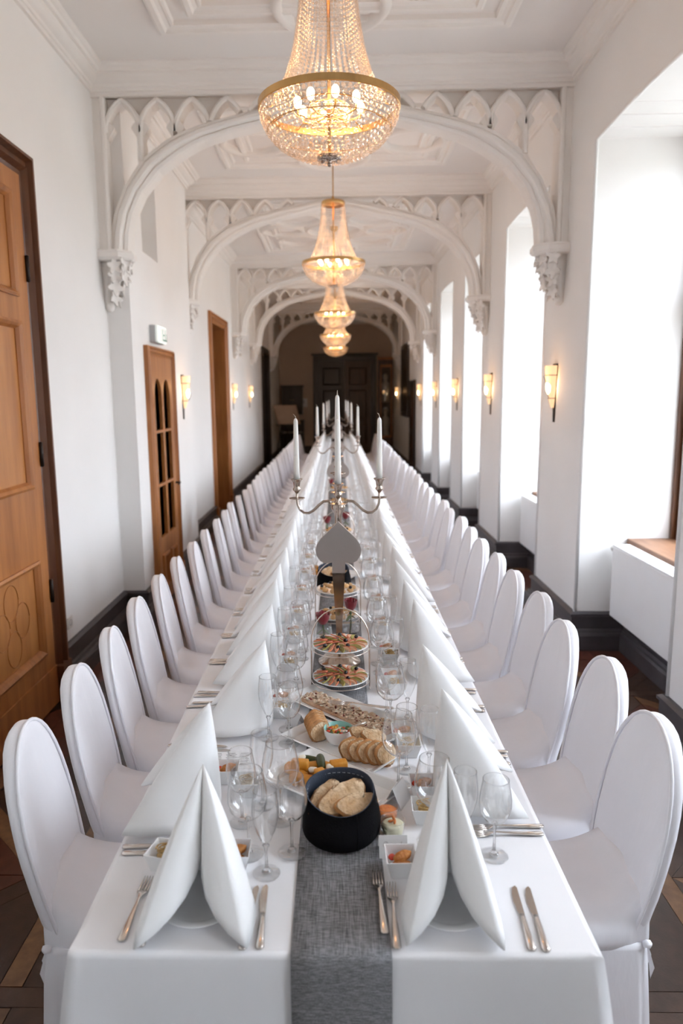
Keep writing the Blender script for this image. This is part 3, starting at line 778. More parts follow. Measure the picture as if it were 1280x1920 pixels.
# ================================================================== CHAIRS
def rrect(x0, x1, y0, y1, r, z, n=4):
    pts = []
    for cx, cy, a in ((x1 - r, y1 - r, 0), (x0 + r, y1 - r, PI / 2), (x0 + r, y0 + r, PI), (x1 - r, y0 + r, 1.5 * PI)):
        for i in range(n + 1): pts.append((cx + r * math.cos(a + i * PI / 2 / n), cy + r * math.sin(a + i * PI / 2 / n), z))
    return pts
def make_chair():
    """faces +x; origin on the floor below the back"""
    t = empty('banquet_chair', (0, 0, 0), label='', cat='chair', group='white covered banquet chairs')
    q = MB(); q.smooth = True
    rings = []; zc = .64; ht = .955
    def hw(z):
        if z > zc: return .205 * max(0, 1 - ((z - zc) / (ht - zc)) ** 2.35) ** .5
        return .160 + .045 * math.sin(PI / 2 * max(0, (z - .34) / (zc - .34)))
    zs = [.345, .36, .40, .46, .52, .58, .64, .70, .76, .81, .85, .885, .912, .932, .945, .9515, .9545]
    for z in zs:
        W = hw(z); th = .034 * min(1, (W / .10) ** .6) * (.55 if z < .35 else 1); xo = -(z - .36) * .185
        ring = []
        for j in range(28):
            a = 2 * PI * j / 28; c, s_ = math.cos(a), math.sin(a)
            y = W * (abs(c) ** .55) * (1 if c >= 0 else -1)
            x = th * (abs(s_) ** .75) * (1 if s_ >= 0 else -1)
            if x > 0: x -= .022 * (1 - (y / max(W, .01)) ** 2) * min(1, W / .15)      # hollow front
            x += (.0055 * math.sin(y * 46 + z * 9) + .003 * math.sin(z * 34 + y * 30)) * max(0, 1 - (z - .36) / .34) * (1 if x > 0 else .5)
            ring.append((xo + x, y, z))
        rings.append(ring)
    q.loft(rings); q.build('backrest', SATIN, t)
    q = MB(); q.smooth = True
    pts = []
    for side in (1, -1):
        l = []
        for z in zs:
            W = hw(z) + .002
            l.append((-(z - .36) * .185 + .018, side * W * .985, z))
        pts += l if side > 0 else l[::-1]
    q.tube(pts, .0055, 6); q.build('piping', SATIN, t)
    q = MB(); q.smooth = True
    rings = []                              # fabric stretched from the back down on to the seat
    for x in (-.03, -.02, .0, .02, .04, .065, .095, .13, .16, .185, .2, .206):
        e = max(0, x - .16) / .046
        zt = .448 + .075 * math.exp(-max(0, x + .01) / .06) - .03 * e ** 2; wd = .197 - .012 * e ** 2 - .02 * math.exp(-max(0, x) / .04)
        prof = [(-wd, .372), (-wd - .006, .40), (-wd, zt - .03), (-wd + .022, zt - .006), (-wd * .5, zt + .004), (0, zt + .006), (wd * .5, zt + .004), (wd - .022, zt - .006), (wd, zt - .03), (wd + .006, .40), (wd, .372)]
        rings.append([(x, y, z) for y, z in prof])
    q.loft(rings); q.build('seat', SATIN, t)
    q = MB(); q.smooth = True
    rings = []
    for i, z in enumerate((.385, .37, .30, .2, .1, .015)):
        k = i / 5; base = rrect(-.035 - .03 * k, .195 - .03 * k, -.192 - .008 * k, .192 + .008 * k, .05, z, 6)
        r2 = []
        m = len(base)
        for j, p in enumerate(base):
            wv = 1 + .035 * k * math.sin(j * 2 * PI / m * 9)
            r2.append((.1 + (p[0] - .1) * (wv if p[0] < .2 else 1), p[1] * wv, z))
        rings.append(r2)
    q.loft(rings, True, True, False); q.build('skirt', SATIN, t)
    # tie: knot at each rear corner with two tails
    for sg in (1, -1):
        q = MB(); q.smooth = True
        q.ico(.013, 1, T(-.025, sg * .185, .385, s=(1.2, 1, 1)))
        for dz, dy, dx in ((-.085, .006, -.012), (-.06, -.012, -.010)):
            q.loft([[(-.025 + dx * u, sg * (.185 + dy * u), .385 + dz * u - .018 * u), (-.025 + dx * u - .008 * u, sg * (.185 + dy * u + .004), .385 + dz * u + .016 * u + .003)] for u in (.05, .4, .75, 1)], False, False, False)
        q.build('tie_bow', SATIN, t)
    return t
CH = First(make_chair())
yl = [1.90, 2.335, 2.75, 3.18, 3.61, 4.03, 4.46, 4.89]; yr = [1.93, 2.38, 2.80, 3.22, 3.645, 4.06, 4.485, 4.90]
def rowpos(y):
    y = list(y)
    while y[-1] < 17.1: y.append(y[-1] + .43 + rnd.uniform(-.012, .012))
    return y
yl, yr = rowpos(yl), rowpos(yr)
xl = [-.805, -.815, -.825, -.84, -.84, -.84, -.83, -.83]; xr = [.805, .84, .815, .84, .82, .825, .815, .825]
for k, y in enumerate(yl):
    x = xl[k] if k < len(xl) else -.83 + rnd.uniform(-.015, .015)
    CH.put((x, y, 0), .13 + rnd.uniform(-.03, .03), 'white satin covered chair, %s from the front on the left table side' % ORD[k])
for k, y in enumerate(yr):
    x = xr[k] if k < len(xr) else .82 + rnd.uniform(-.015, .015)
    CH.put((x, y, 0), PI + rnd.uniform(-.03, .03), 'white satin covered chair, %s from the front on the right table side' % ORD[k])

# ================================================================== PLACE SETTINGS
ZT = TZ + .0005
def make_napkin():
    """standing folded napkin: diner on -y, tip over the origin; two rolled wings with a cleft in front"""
    q = MB(); q.smooth = True
    B = [(0, -.055, .092), (.006, -.105, .082), (.022, -.150, .064), (.048, -.184, .042), (.080, -.206, .020), (.108, -.219, .004), (.121, -.222, 0), (.128, -.180, 0), (.130, -.13, 0), (.122, -.08, 0), (.105, -.035, 0), (.075, 0, 0), (.035, .018, 0), (0, .02, 0)]
    H = .305; NV = 12
    def P(b, v):
        x, y, z = b
        k = (1 - v) ** .97
        bul = math.sin(PI * v) * .007
        r = math.hypot(x, y + .06) + 1e-6
        return (x * k + (x / r) * bul * min(1, abs(x) / .06), y * k + ((y + .06) / r) * bul * (.6 if y > -.1 else 1.0), z + (H - z) * v)
    for sg in (1, -1):
        n = len(B); grid = [[(sg * P(b, v / NV)[0], P(b, v / NV)[1], P(b, v / NV)[2]) for b in B] for v in range(NV + 1)]
        q.loft(grid, False, False, False)
    o = q.build('folded_napkin', NAPK, None, merge=True)
    md = o.modifiers.new('thick', 'SOLIDIFY'); md.thickness = .004; md.offset = -1
    return tag(o, cat='napkin', group='standing folded napkins')
NAP = First(make_napkin())
def make_plate(r=.095):
    q = MB(); q.smooth = True
    q.lathe([(0, .004), (r * .55, .004), (r * .62, .0), (r * .66, .0), (r * .70, .006), (r * .98, .016), (r, .018), (r * .985, .0205), (r * .70, .010), (r * .62, .007), (0, .007)], 40)
    o = q.build('side_plate', PORC); return tag(o, cat='plate', group='white side plates under the napkins')
PLATE = First(make_plate())
def make_fork():
    t = empty('dinner_fork', label='', cat='fork', group='dinner forks')
    q = MB(); q.smooth = True
    # handle along y: -0.10 (end) .. +0.10 (tines)
    def sec(y, wd, z, th): return [(-wd, y, z), (-wd * .6, y, z + th), (wd * .6, y, z + th), (wd, y, z), (wd * .6, y, z - th * .5), (-wd * .6, y, z - th * .5)]
    q.loft([sec(-.100, .005, .0035, .0012), sec(-.096, .0095, .0035, .0017), (sec(-.06, .0082, .0042, .002)), sec(0, .0042, .007, .002), sec(.022, .0032, .0085, .002), sec(.034, .006, .008, .0015), sec(.045, .0115, .0055, .0011), sec(.055, .0125, .0035, .001)])
    q.build('handle', STEEL, t)
    for i in range(4):
        x = -.0099 + i * .0066
        q = MB(); q.smooth = True; q.tube([(x * 1.02, .052, .0036), (x, .07, .003), (x * .98, .088, .004), (x * .95, .101, .0058)], [.0021, .0019, .0016, .0008], 6); q.build('tine', STEEL, t)
    return t
FORK = First(make_fork())
def make_knife():
    t = empty('table_knife', label='', cat='knife', group='table knives')
    q = MB(); q.smooth = True
    def sec(y, wd, th): return [(-wd, y, .002), (-wd * .7, y, .002 + th), (wd * .7, y, .002 + th), (wd, y, .002), (wd * .7, y, .0006), (-wd * .7, y, .0006)]
    q.loft([sec(-.098, .006, .003), sec(-.092, .0095, .0045), sec(-.06, .008, .0045), sec(-.01, .0062, .004), sec(.004, .0055, .0035)]); q.build('handle', STEEL, t)
    q = MB()
    P2 = [(.0045, .002), (.0062, .006), (.0062, .09), (.002, .0975), (-.006, .09), (-.0105, .07), (-.0115, .045), (-.009, .015), (-.0055, .002)]
    q.loft([[(x, y, .0012) for x, y in P2], [(x * .9, y, .0026) for x, y in P2]]); q.build('blade', STEEL, t)
    return t
KNIFE = First(make_knife())
def glass(name, prof, stem_r, foot_r, zst):
    """foot, stem and bowl of a drinking glass; prof is the bowl outline (r, z)"""
    t = empty(name, label='', cat='glass')
    q = MB(); q.smooth = True; q.lathe([(0, .0), (foot_r * .97, .0), (foot_r, .0012), (foot_r * .97, .0024), (foot_r * .5, .0045), (.010, .009), (stem_r * 1.15, .018)], 28); q.build('foot', GLASS, t)
    q = MB(); q.smooth = True; q.lathe([(0, .0045), (.012, .0055), (.010, .009), (stem_r * 1.3, .018), (stem_r, .04), (stem_r, zst - .02), (stem_r * 1.5, zst - .007), (stem_r * 2.6, zst - .0005), (0, zst + .003)], 16); q.build('stem', STEMG, t)
    rm = prof[-1]; q = MB(); q.smooth = True; q.tube([(rm[0] * math.cos(a * PI / 16), rm[0] * math.sin(a * PI / 16), rm[1]) for a in range(33)], .0009, 5); q.build('rim', STEMG, t)
    q = MB(); q.smooth = True
    inn = [(max(r - .0011, 0), z + (.0016 if i < 2 else 0)) for i, (r, z) in enumerate(prof)]
    q.lathe(prof + [(prof[-1][0] - .0005, prof[-1][1] + .0008)] + inn[::-1], 32); q.build('bowl', GLASS, t)
    return t
RED = First(tag(glass('red_wine_glass', [(.0, .098), (.012, .099), (.03, .107), (.044, .124), (.0495, .145), (.049, .165), (.0435, .195), (.0375, .222)], .0033, .037, .098), group='large wine glasses'))
WHT = First(tag(glass('white_wine_glass', [(.0, .090), (.010, .091), (.025, .099), (.035, .115), (.0395, .135), (.039, .155), (.035, .182), (.031, .203)], .0032, .035, .090), group='small wine glasses'))
FLU = First(tag(glass('champagne_flute', [(.0, .075), (.006, .077), (.014, .090), (.024, .115), (.0305, .140), (.0325, .160), (.031, .185), (.0275, .215)], .0034, .033, .075), group='champagne flutes'))

def bowl_square():
    t = empty('square_bowl', label='', cat='bowl')
    a, b, h = .038, .025, .048
    q = MB()
    def R(d, z): return [(-d, -d, z), (d, -d, z), (d, d, z), (-d, d, z)]
    q.loft([R(b, 0), R(a, h), R(a - .0032, h), R(b - .002, .006)], True, True, True)
    q.build('dish', PORC, t, bevel=.0016)
    return t
BOWL = First(tag(bowl_square(), group='small square appetiser bowls'))
def blob(name, m, sc, seed, amp=.12, sub=3, fr=2.2):
    q = MB(); q.smooth = True
    def f(v):
        n = 1 + amp * noise.noise(v * fr + Vector((seed, seed * .7, 0)))+ amp * .4 * noise.noise(v * fr * 3 + Vector((0, seed, 1)))
        return (v.x * n * sc[0], v.y * n * sc[1], v.z * n * sc[2])
    q.ico(1, sub, None, f)
    return q.build(name, m)
CROQ = First(tag(blob('croquette', FRIED, (.026, .0125, .0125), 3), cat='croquette', group='fried croquettes in the square bowls'))
TOM = First(tag(blob('tomato_piece', TOMATO, (.009, .008, .008), 8, .08, 2), cat='tomato', group='tomato pieces in the square bowls'))
def noodles():
    q = MB(); q.smooth = True; r2 = random.Random(5)
    for i in range(15):
        a0, rr = r2.uniform(0, 6.28), r2.uniform(.008, .019); cx, cy = r2.uniform(-.006, .006), r2.uniform(-.006, .006); tl = r2.uniform(-.5, .5)
        q.tube([(cx + rr * math.cos(a0 + u * .45), cy + rr * math.sin(a0 + u * .45), .004 + i * .0011 + .006 * math.sin(u * .45 + a0) * tl) for u in range(13)], .0014, 5)
    q.ico(1, 2, None, lambda v: (v.x * .02, v.y * .02, v.z * .008 + .002))
    return q.build('noodle_salad', NOODLE)
NOOD = First(tag(noodles(), cat='salad', group='noodle salads in the square bowls', kind='stuff'))

def nm(side, k):
    return '%s %s-hand place from the front' % (ORD[k], side)
def bowl_at(x, y, rz, content, where, label=None, s=1.0):
    BOWL.put((x, y, ZT), rz, label or ('square bowl of %s %s' % ({'c': 'fried croquettes', 'n': 'noodle salad'}[content], where)), None, (s, s, s))
    if content == 'c':
        CROQ.put((x + .004 * s, y + .004, ZT + .038 * s), rz + .6, 'upper fried croquette across the bowl %s' % where, None, (s, s, s))
        CROQ.put((x - .002, y - .010 * s, ZT + .024 * s), rz + .3, 'lower fried croquette in the bowl %s' % where, None, (s, s, s))
        TOM.put((x - .021 * s, y + .006, ZT + .034 * s), rz, 'red tomato piece beside the croquettes %s' % where, None, (s, s, s))
    else:
        NOOD.put((x, y, ZT + .030 * s), rz, 'pale noodle nest in the bowl %s' % where, None, (s, s, s))

NPL = 36
for k in range(NPL):
    for side in ('left', 'right'):
        sg = -1 if side == 'left' else 1
        base = ([1.78, 2.30, 2.72, 3.06, 3.40] if sg < 0 else [1.86, 2.26, 2.74, 3.05, 3.43])
        y = base[k] if k < 5 else base[4] + .415 * (k - 4) + rnd.uniform(-.02, .02)
        xt = [-.345, -.25, -.265, -.275][k] if (sg < 0 and k < 4) else sg * (.285 + rnd.uniform(-.012, .012))
        ws = nm(side, k)
        rz = -PI / 2 if sg < 0 else PI / 2        # diner sits outside; napkin front turns to the diner
        PLATE.put((xt + sg * .085, y, ZT), 0, 'white plate under the folded napkin at the %s' % ws)
        NAP.put((xt + (0 if k else 0), y, ZT + .020), rz + rnd.uniform(-.08, .08), 'white napkin folded into a standing cone at the %s' % ws, None, (1, 1, rnd.uniform(.93, 1.0)))
        dn = sg                                   # +y is the right hand of a diner on the right side
        if k < 13:
            xc = sg * .44 - .015
            for j, (off, pr, nmx) in enumerate(((.150, KNIFE, 'inner knife'), (.178, KNIFE, 'outer knife'), (-.148, FORK, 'inner fork'), (-.178, FORK, 'outer fork'))):
                if k == 0 and sg > 0 and off < 0: off = off + .0
                yy = y + dn * off
                pr.put((xc + rnd.uniform(-.01, .01), yy, ZT + .0005), (PI / 2 if sg > 0 else -PI / 2) + rnd.uniform(-.05, .05), 'steel %s at the %s' % (nmx, ws))
        jx = lambda: rnd.uniform(-.012, .012)
        if k == 0 and sg < 0: gp = ((-.158, 1.745), (-.262, 1.735), (-.215, 1.815))
        elif k == 0: gp = ((.168, 1.915), (.200, 2.005), (.262, 1.962))
        else: gp = ((sg * .172, y + dn * .03), (sg * .166, y + dn * .13), (sg * .236, y + dn * .09))
        RED.put((gp[0][0], gp[0][1], ZT), 0, 'large empty wine glass of the %s' % ws)
        WHT.put((gp[1][0], gp[1][1], ZT), 0, 'small empty wine glass of the %s' % ws)
        FLU.put((gp[2][0], gp[2][1], ZT), 0, 'slim empty champagne flute of the %s' % ws)
        if k < 9:
            if k == 0 and sg < 0: bp = ((-.335, 1.945), (-.265, 1.875))
            elif k == 0: bp = ((.225, 1.748), (.232, 1.865))
            else: bp = ((sg * .215, y - dn * .16 * 1), (sg * .205, y - dn * .075))
            bowl_at(bp[0][0], bp[0][1], rnd.uniform(-.1, .1), 'n' if sg > 0 else 'c', 'at the ' + ws)
            bowl_at(bp[1][0], bp[1][1], rnd.uniform(-.1, .1), 'c' if sg > 0 else 'n', 'at the ' + ws)

# the two places at the front end of the table
for side, xp, yp in (('left', -.312, 1.50), ('right', .240, 1.495)):
    ws = 'front end place on the ' + side
    PLATE.put((xp - .004, yp - .075, ZT), 0, 'white plate under the napkin at the ' + ws)
    NAP.put((xp, yp, ZT + .014), .02 if side == 'left' else -.05, 'white napkin folded into a standing cone at the ' + ws, None, (.96, 1, .93) if side == 'left' else (.82, .95, .98))
FORK.put((-.4565, 1.411, ZT), -.035, 'steel outer fork left of the napkin at the left front end place')
FORK.put((-.410, 1.395, ZT), -.06, 'steel inner fork half hidden by the napkin at the left front end place')
KNIFE.put((-.172, 1.391, ZT), 0.03, 'steel outer knife right of the napkin at the left front end place')
KNIFE.put((-.200, 1.388, ZT), -.05, 'steel inner knife beside the napkin at the left front end place')
FORK.put((.087, 1.431, ZT + .004), .035, 'steel outer fork lying on the runner edge at the right front end place')
FORK.put((.114, 1.390, ZT + .003), -.015, 'steel inner fork left of the napkin at the right front end place')
KNIFE.put((.392, 1.391, ZT), -.05, 'steel inner knife right of the napkin at the right front end place')
KNIFE.put((.421, 1.388, ZT), -.06, 'steel outer knife nearest the table corner at the right front end place')
FLU.put((-.177, 1.530, ZT), 0, 'slim champagne flute nearest the front left of the runner')
RED.put((-.228, 1.602, ZT), 0, 'large wine glass behind the front left flute'); WHT.put((-.121, 1.603, ZT + .004), 0, 'small wine glass with its foot on the runner at the front left')
WHT.put((.375, 1.598, ZT), 0, 'small wine glass right of the front right napkin'); FLU.put((.304, 1.615, ZT), 0, 'champagne flute half hidden behind the front right napkin'); RED.put((.235, 1.662, ZT), 0, 'large wine glass behind the tip of the front right napkin')
bowl_at(.142, 1.538, .03, 'c', 'at the right front end place beside the runner')
bowl_at(.222, 1.556, -.03, 'n', 'half behind the right front napkin')
bowl_at(-.255, 1.558, .02, 'c', 'right of the left front napkin')
bowl_at(-.425, 1.555, -.25, 'n', 'left behind the left front napkin')

# ================================================================== FOOD AND SERVING PIECES ALONG THE RUNNER
ZR = TZ + .0055                               # top of the runner
def basket():
    t = empty('bread_basket', label='', cat='basket', group='black fabric bread baskets')
    q = MB(); q.smooth = True
    N = 40
    def rim(a): return .117 + .022 * math.sin(a) + .006 * math.cos(2 * a)
    def ring(r, f, dx=0):
        out = []
        for j in range(N):
            a = 2 * PI * j / N; z = f if f < .02 else .0 + rim(a) * (f)
            rr = r + .0025 * math.sin(3 * a + f * 4)
            out.append((rr * math.cos(a) * (1.0), rr * math.sin(a) * (.92 if f > .5 else .97), z))
        return out
    q.loft([ring(.085, 0), ring(.098, .004), ring(.101, .1), ring(.101, .35), ring(.097, .6), ring(.092, .85), ring(.090, .97), ring(.089, 1.0)], True, True, False); q.build('outer_fabric', DENIM, t)
    q = MB(); q.smooth = True
    q.loft([ring(.089, 1.0), ring(.0865, 1.005), ring(.085, .98), ring(.088, .6), ring(.092, .25), ring(.09, .05)], True, False, True); q.build('lining', DENIMIN, t)
    q = MB(); q.smooth = True
    for j in range(N):
        a = 2 * PI * j / N; b = a + 2 * PI / N * .6; r = .0852
        q.tube([(r * math.cos(x), r * math.sin(x) * .92, rim(x) * .90) for x in (a, b)], .0006, 4)
    q.build('stitching', THREAD, t)['kind'] = 'stuff'
    q = MB(); q.smooth = True; q.tube([(.101 * math.cos(-1.15) * k, .101 * math.sin(-1.15) * k * .97, z) for k, z in ((1.0, .006), (1.03, .04), (1.0, .075), (.945, .10))], .0016, 5); q.build('seam', DENIM, t)
    return t
BASK = First(basket())
def bread_slice():
    t = empty('bread_slice', label='', cat='bread', group='bread slices')
    def f(v):
        n = 1 + .30 * noise.noise(v * 1.5 + Vector((3, 1, 0))); return (v.x * .060 * n, v.y * .030 * n, max(-.6, min(.6, v.z)) * .017)
    q = MB(); q.smooth = True; q.ico(1, 3, None, f); q.build('crust', CRUST, t)
    q = MB(); q.smooth = True
    def g(v):
        n = 1 + .30 * noise.noise(v * 1.5 + Vector((3, 1, 0))); return (v.x * .055 * n, v.y * .0255 * n, v.z * .0022 + .0108 + .0022 * noise.noise(v * 6))
    q.ico(1, 3, None, g); q.build('crumb', CRUMB, t)
    return t
BREAD = First(bread_slice())
def put_bread(x, y, z, rz, tilt, label, sc=1.0):
    o = BREAD.put((x, y, z), rz, label, None, (sc, sc, sc)); o.rotation_euler = (tilt[0], tilt[1], rz); return o
def fill_basket(x, y, which):
    BASK.put((x, y, ZR), 0, '%s black fabric basket holding bread slices' % which)
    for j, (dx, dy, dz, rz, tl) in enumerate([(-.038, .005, .088, .95, (.35, -.25)), (.005, -.012, .096, .62, (.5, -.2)), (.042, -.025, .086, .50, (.6, .1)), (.0, .042, .085, .3, (-.2, .3)), (.02, .02, .06, 1.2, (.2, .2)), (-.02, -.02, .055, .1, (.1, .0))]):
        put_bread(x + dx, y + dy, ZR + dz, rz, tl, 'bread slice in the %s black basket, %s' % (which.split(' ')[0], ['left in front', 'largest in the middle', 'front right', 'small one at the back', 'under the others at right', 'bottom of the heap'][j]), [1.1, 1.3, 1.1, .9, 1, 1][j])
fill_basket(0, 1.69, 'nearest'); fill_basket(-.03, 4.06, 'second')

def jar(x, y, m, what, label):
    t = empty('glass_jar', (x, y, ZT), label=label, cat='jar', group='small glass dip jars')
    q = MB(); q.smooth = True
    q.lathe([(0, 0), (.024, 0), (.027, .004), (.029, .02), (.031, .036), (.0335, .040), (.0335, .046), (.031, .048), (.029, .044), (.028, .036), (.026, .02), (.0245, .006), (0, .004)], 32); q.build('jar_body', GLASS, t)
    q = MB(); q.smooth = True
    q.lathe([(0, .005), (.0235, .005), (.0272, .022), (.0275, .034), (.022, .036), (0, .0375)], 28); q.build('filling', m, t)
    return t
jar(.134, 1.678, CREAM, 'c', 'glass jar of pale herb cream with orange garnish beside the nearest basket')
for j, (dx, dy, rz) in enumerate(((-.006, .002, .3), (.004, -.004, 1.4), (.002, .007, 2.3))):
    o = tag(blob('garnish', CARROT, (.008, .0035, .0035), 20 + j, .15, 2), 'small orange garnish piece on the pale herb cream jar', 'garnish', 'garnish on the cream jar'); o.location = (.134 + dx, 1.678 + dy, ZT + .0405 + .002 * j); o.rotation_euler = (0, -.4 * j, rz)
jar(.122, 1.738, CARROT, 'd', 'glass jar of orange carrot dip behind the pale cream jar')

def tent_card(x, y, rz, label, wd=.07, h=.048):
    t = empty('tent_card', (x, y, ZT), rz, label=label, cat='card', group='folded white place cards')
    for sg in (1, -1):
        q = MB(); q.loft([[(-wd / 2, sg * .026, 0), (wd / 2, sg * .026, 0), (wd / 2, sg * .0005, h), (-wd / 2, sg * .0005, h)], [(-wd / 2, sg * .0268, 0), (wd / 2, sg * .0268, 0), (wd / 2, sg * .0015, h + .0006), (-wd / 2, sg * .0015, h + .0006)]]); q.build('card_face', CARD, t)
    return t
c1 = tent_card(.128, 1.607, .02, 'folded white place card with handwriting behind the front croquette bowl')
q = MB(); q.smooth = True
def onface(u, v): return (u, -.0275 + (.0265) * v / .048 - .0006, v)
q.tube([onface(-.018 + .006 * math.cos(a * .5), .030 + .007 * math.sin(a * .5)) for a in range(1, 12)], .0005, 4)
q.tube([onface(-.019, .022), onface(-.017, .036)], .0005, 4)
q.tube([onface(-.006 + .004 * a, .026 + .0025 * (a % 2)) for a in range(6)], .0004, 4)
q.tube([onface(.020, .024), onface(.021, .037)], .0005, 4)
q.build('handwriting', INK, c1)['kind'] = 'stuff'
tent_card(.158, 1.835, 1.1, 'folded white place card standing behind the two glass jars', .075, .055)
tent_card(-.150, 2.30, -1.0, 'folded white place card at the left end of the almond flatbread tray', .07, .05)
tent_card(-.40, 1.60, .1, 'white place card behind the small bowl on the front left corner', .06, .045)

# menu card with printed columns
mc = empty('menu_card', (-.345, 2.065, ZT), .03, label='flat white menu card with grey printed lines left of the bread tray', cat='card')
MB().box(-.075, .075, -.055, .055, 0, .0006).build('card_sheet', CARD, mc)
q = MB(); r2 = random.Random(3)
for cx in (-.042, .002, .044):
    for i in range(9):
        w_ = .010 + r2.random() * .007; q.box(cx - w_, cx + w_, .040 - i * .009 - .0012, .040 - i * .009 + .0012, .0006, .0009)
q.build('printed_lines', INK, mc)['kind'] = 'stuff'

def tray(name, L, W, label, cat, x, y, rz, h=.016, group='white porcelain serving platters'):
    t = empty(name, (x, y, ZR), rz, label=label, cat=cat, group=group)
    def R(a, b, z): return rrect(-a, a, -b, b, .008, z, 3)
    q = MB(); q.smooth = False
    q.loft([R(L / 2 - .03, W / 2 - .03, 0), R(L / 2, W / 2, h), R(L / 2 + .001, W / 2 + .001, h + .003), R(L / 2 - .005, W / 2 - .005, h + .003), R(L / 2 - .032, W / 2 - .032, .004)])
    q.build('platter', PORC, t, smooth=False, bevel=.0012)
    return t
def at(o, lx, ly, lz=0):
    c, s_ = math.cos(o.rotation_euler[2]), math.sin(o.rotation_euler[2])
    return (o.location[0] + c * lx - s_ * ly, o.location[1] + s_ * lx + c * ly, o.location[2] + lz)

# vegetable platter
def chunk(name, m, s, kind='box'):
    q = MB()
    if kind == 'box': q.box(-s[0], s[0], -s[1], s[1], -s[2], s[2]); return q.build(name, m, None, smooth=True, bevel=min(s) * .45, seg=2)
    q.smooth = True
    q.loft([[(s[0] * (-1 + 2 * u), s[1] * wq * math.cos(a * PI / 6), s[2] * wq * math.sin(a * PI / 6)) for a in range(12)] for u, wq in ((0, .55), (.06, .85), (.3, 1), (.7, .95), (.94, .8), (1, .5))]); return q.build(name, m)
PUMP = First(tag(chunk('pumpkin_chunk', PUMPKIN, (.026, .015, .014)), cat='vegetable', group='roast pumpkin chunks on the vegetable platters'))
ZUC = First(tag(chunk('zucchini_piece', ZUCCH, (.034, .0135, .0135), 'r'), cat='vegetable', group='zucchini pieces on the vegetable platters'))
CHS = First(tag(blob('cheese_crumble', CHEESE, (.013, .010, .008), 13, .35, 2, 3), cat='cheese', group='white cheese crumbles on the vegetable platters'))
def veg_platter(x, y, rz, which):
    t = tray('vegetable_platter', .36, .22, '%s white platter of pumpkin and zucchini, beside the black basket' % which, 'platter', x, y, rz)
    r2 = random.Random(len(which))
    k = 0
    for (lx, ly, kind, rr, z) in [(-.125, .05, 'z', .3, .02), (-.10, .015, 'p', .9, .02), (-.135, -.02, 'p', .2, .02), (-.09, -.05, 'p', 1.4, .02), (-.05, .045, 'p', .1, .02), (-.045, .0, 'p', .7, .022), (-.055, -.045, 'p', .3, .02), (0, .045, 'p', -.2, .02), (.0, .0, 'p', .5, .02), (-.005, -.045, 'p', 1.2, .02), (-.075, .035, 'z', -.8, .038), (-.03, .022, 'c', 0, .043), (-.11, -.02, 'p', .5, .042), (-.06, -.022, 'c', 1, .044), (-.02, -.03, 'p', -.5, .042), (.045, .03, 'z', 1.2, .02), (-.135, .018, 'c', 1.5, .04), (-.02, .05, 'p', .9, .04)]:
        P = at(t, lx, ly, z); nmk = {'p': 'roast pumpkin chunk', 'z': 'dark green zucchini piece', 'c': 'white cheese crumble'}[kind]
        {'p': PUMP, 'z': ZUC, 'c': CHS}[kind].put(P, rz + rr, '%s on the %s vegetable platter' % (nmk, which.split()[0])); k += 1
    return t
veg_platter(-.02, 1.90, -.66, 'nearest'); veg_platter(-.05, 4.36, -.5, 'farther')

# bread tray with dip bowl
bt = tray('bread_platter', .38, .185, 'white platter of cut bread around a turquoise-lined dip bowl', 'platter', .008, 2.135, -.70)
for j in range(5):      # loaf half, left end
    P = at(bt, -.150 + .016 * j + .0, .03 - .012 * j, .036)
    o = put_bread(P[0], P[1], P[2], -.66 + 1.15, (0, 0), 'crusty slice of the sliced loaf on the bread platter, %s from its left end' % ORD[j], .82); o.rotation_euler = (PI / 2 - .15, 0, -.66 + 1.35); o.scale = (.72, 1.1, .95)
for j in range(5):
    P = at(bt, .070 + .024 * j, -.040 + .010 * j, .034)
    o = put_bread(P[0], P[1], P[2], 0, (0, 0), 'pale bread slice of the right row on the bread platter, %s from the dip bowl' % ORD[j], .8); o.rotation_euler = (PI / 2 - .38, .1, -.66 + .85 + .12 * j); o.scale = (.70, 1.15, 1.15)
for j in range(2):
    P = at(bt, .07 + .03 * j, .02 + .012 * j, .055)
    o = put_bread(P[0], P[1], P[2], 0, (0, 0), 'upper bread slice over the right row on the bread platter, %s the dip bowl' % ('nearer' if j == 0 else 'farther from'), .8); o.rotation_euler = (.5, .3, -.1 + .5 * j); o.scale = (.8, .9, .95)
P = at(bt, -.028, .012, .004)
t = empty('dip_bowl', P, 0, label='small white dip bowl with turquoise inside on the bread platter', cat='bowl')
q = MB(); q.smooth = True; q.lathe([(0, 0), (.026, 0), (.036, .008), (.0455, .03), (.0475, .05), (.0465, .0515)], 36); q.build('bowl_outside', PORC, t)
q = MB(); q.smooth = True; q.lathe([(.0465, .0515), (.045, .050), (.043, .03), (.034, .011), (0, .008)], 36); q.build('glazed_inside', TURQ, t)
q = MB(); q.smooth = True; q.lathe([(0, .036), (.02, .0365), (.0425, .034), (.04, .025), (0, .02)], 28)
q.build('relish', CREAM, t)
SALS = [First(tag(blob('relish_piece', m, (.007, .006, .005), 31 + i, .3, 2), cat='relish', group='chopped relish pieces in the dip bowl')) for i, m in enumerate((LEAFG, TOMATO, PUMPKIN))]
r2 = random.Random(12)
for j in range(26):
    a, rr = r2.uniform(0, 6.28), .036 * math.sqrt(r2.random())
    SALS[j % 3].put((P[0] + rr * math.cos(a), P[1] + rr * math.sin(a), P[2] + .038 + .003 * r2.random()), a, ['chopped green herb piece', 'chopped red tomato piece', 'chopped orange pepper piece'][j % 3] + ' in the turquoise-lined dip bowl')
t = empty('dip_spoon', (P[0] + .03, P[1] - .002, P[2] + .045), -.1, label='small steel spoon lying in the turquoise-lined dip bowl', cat='spoon')
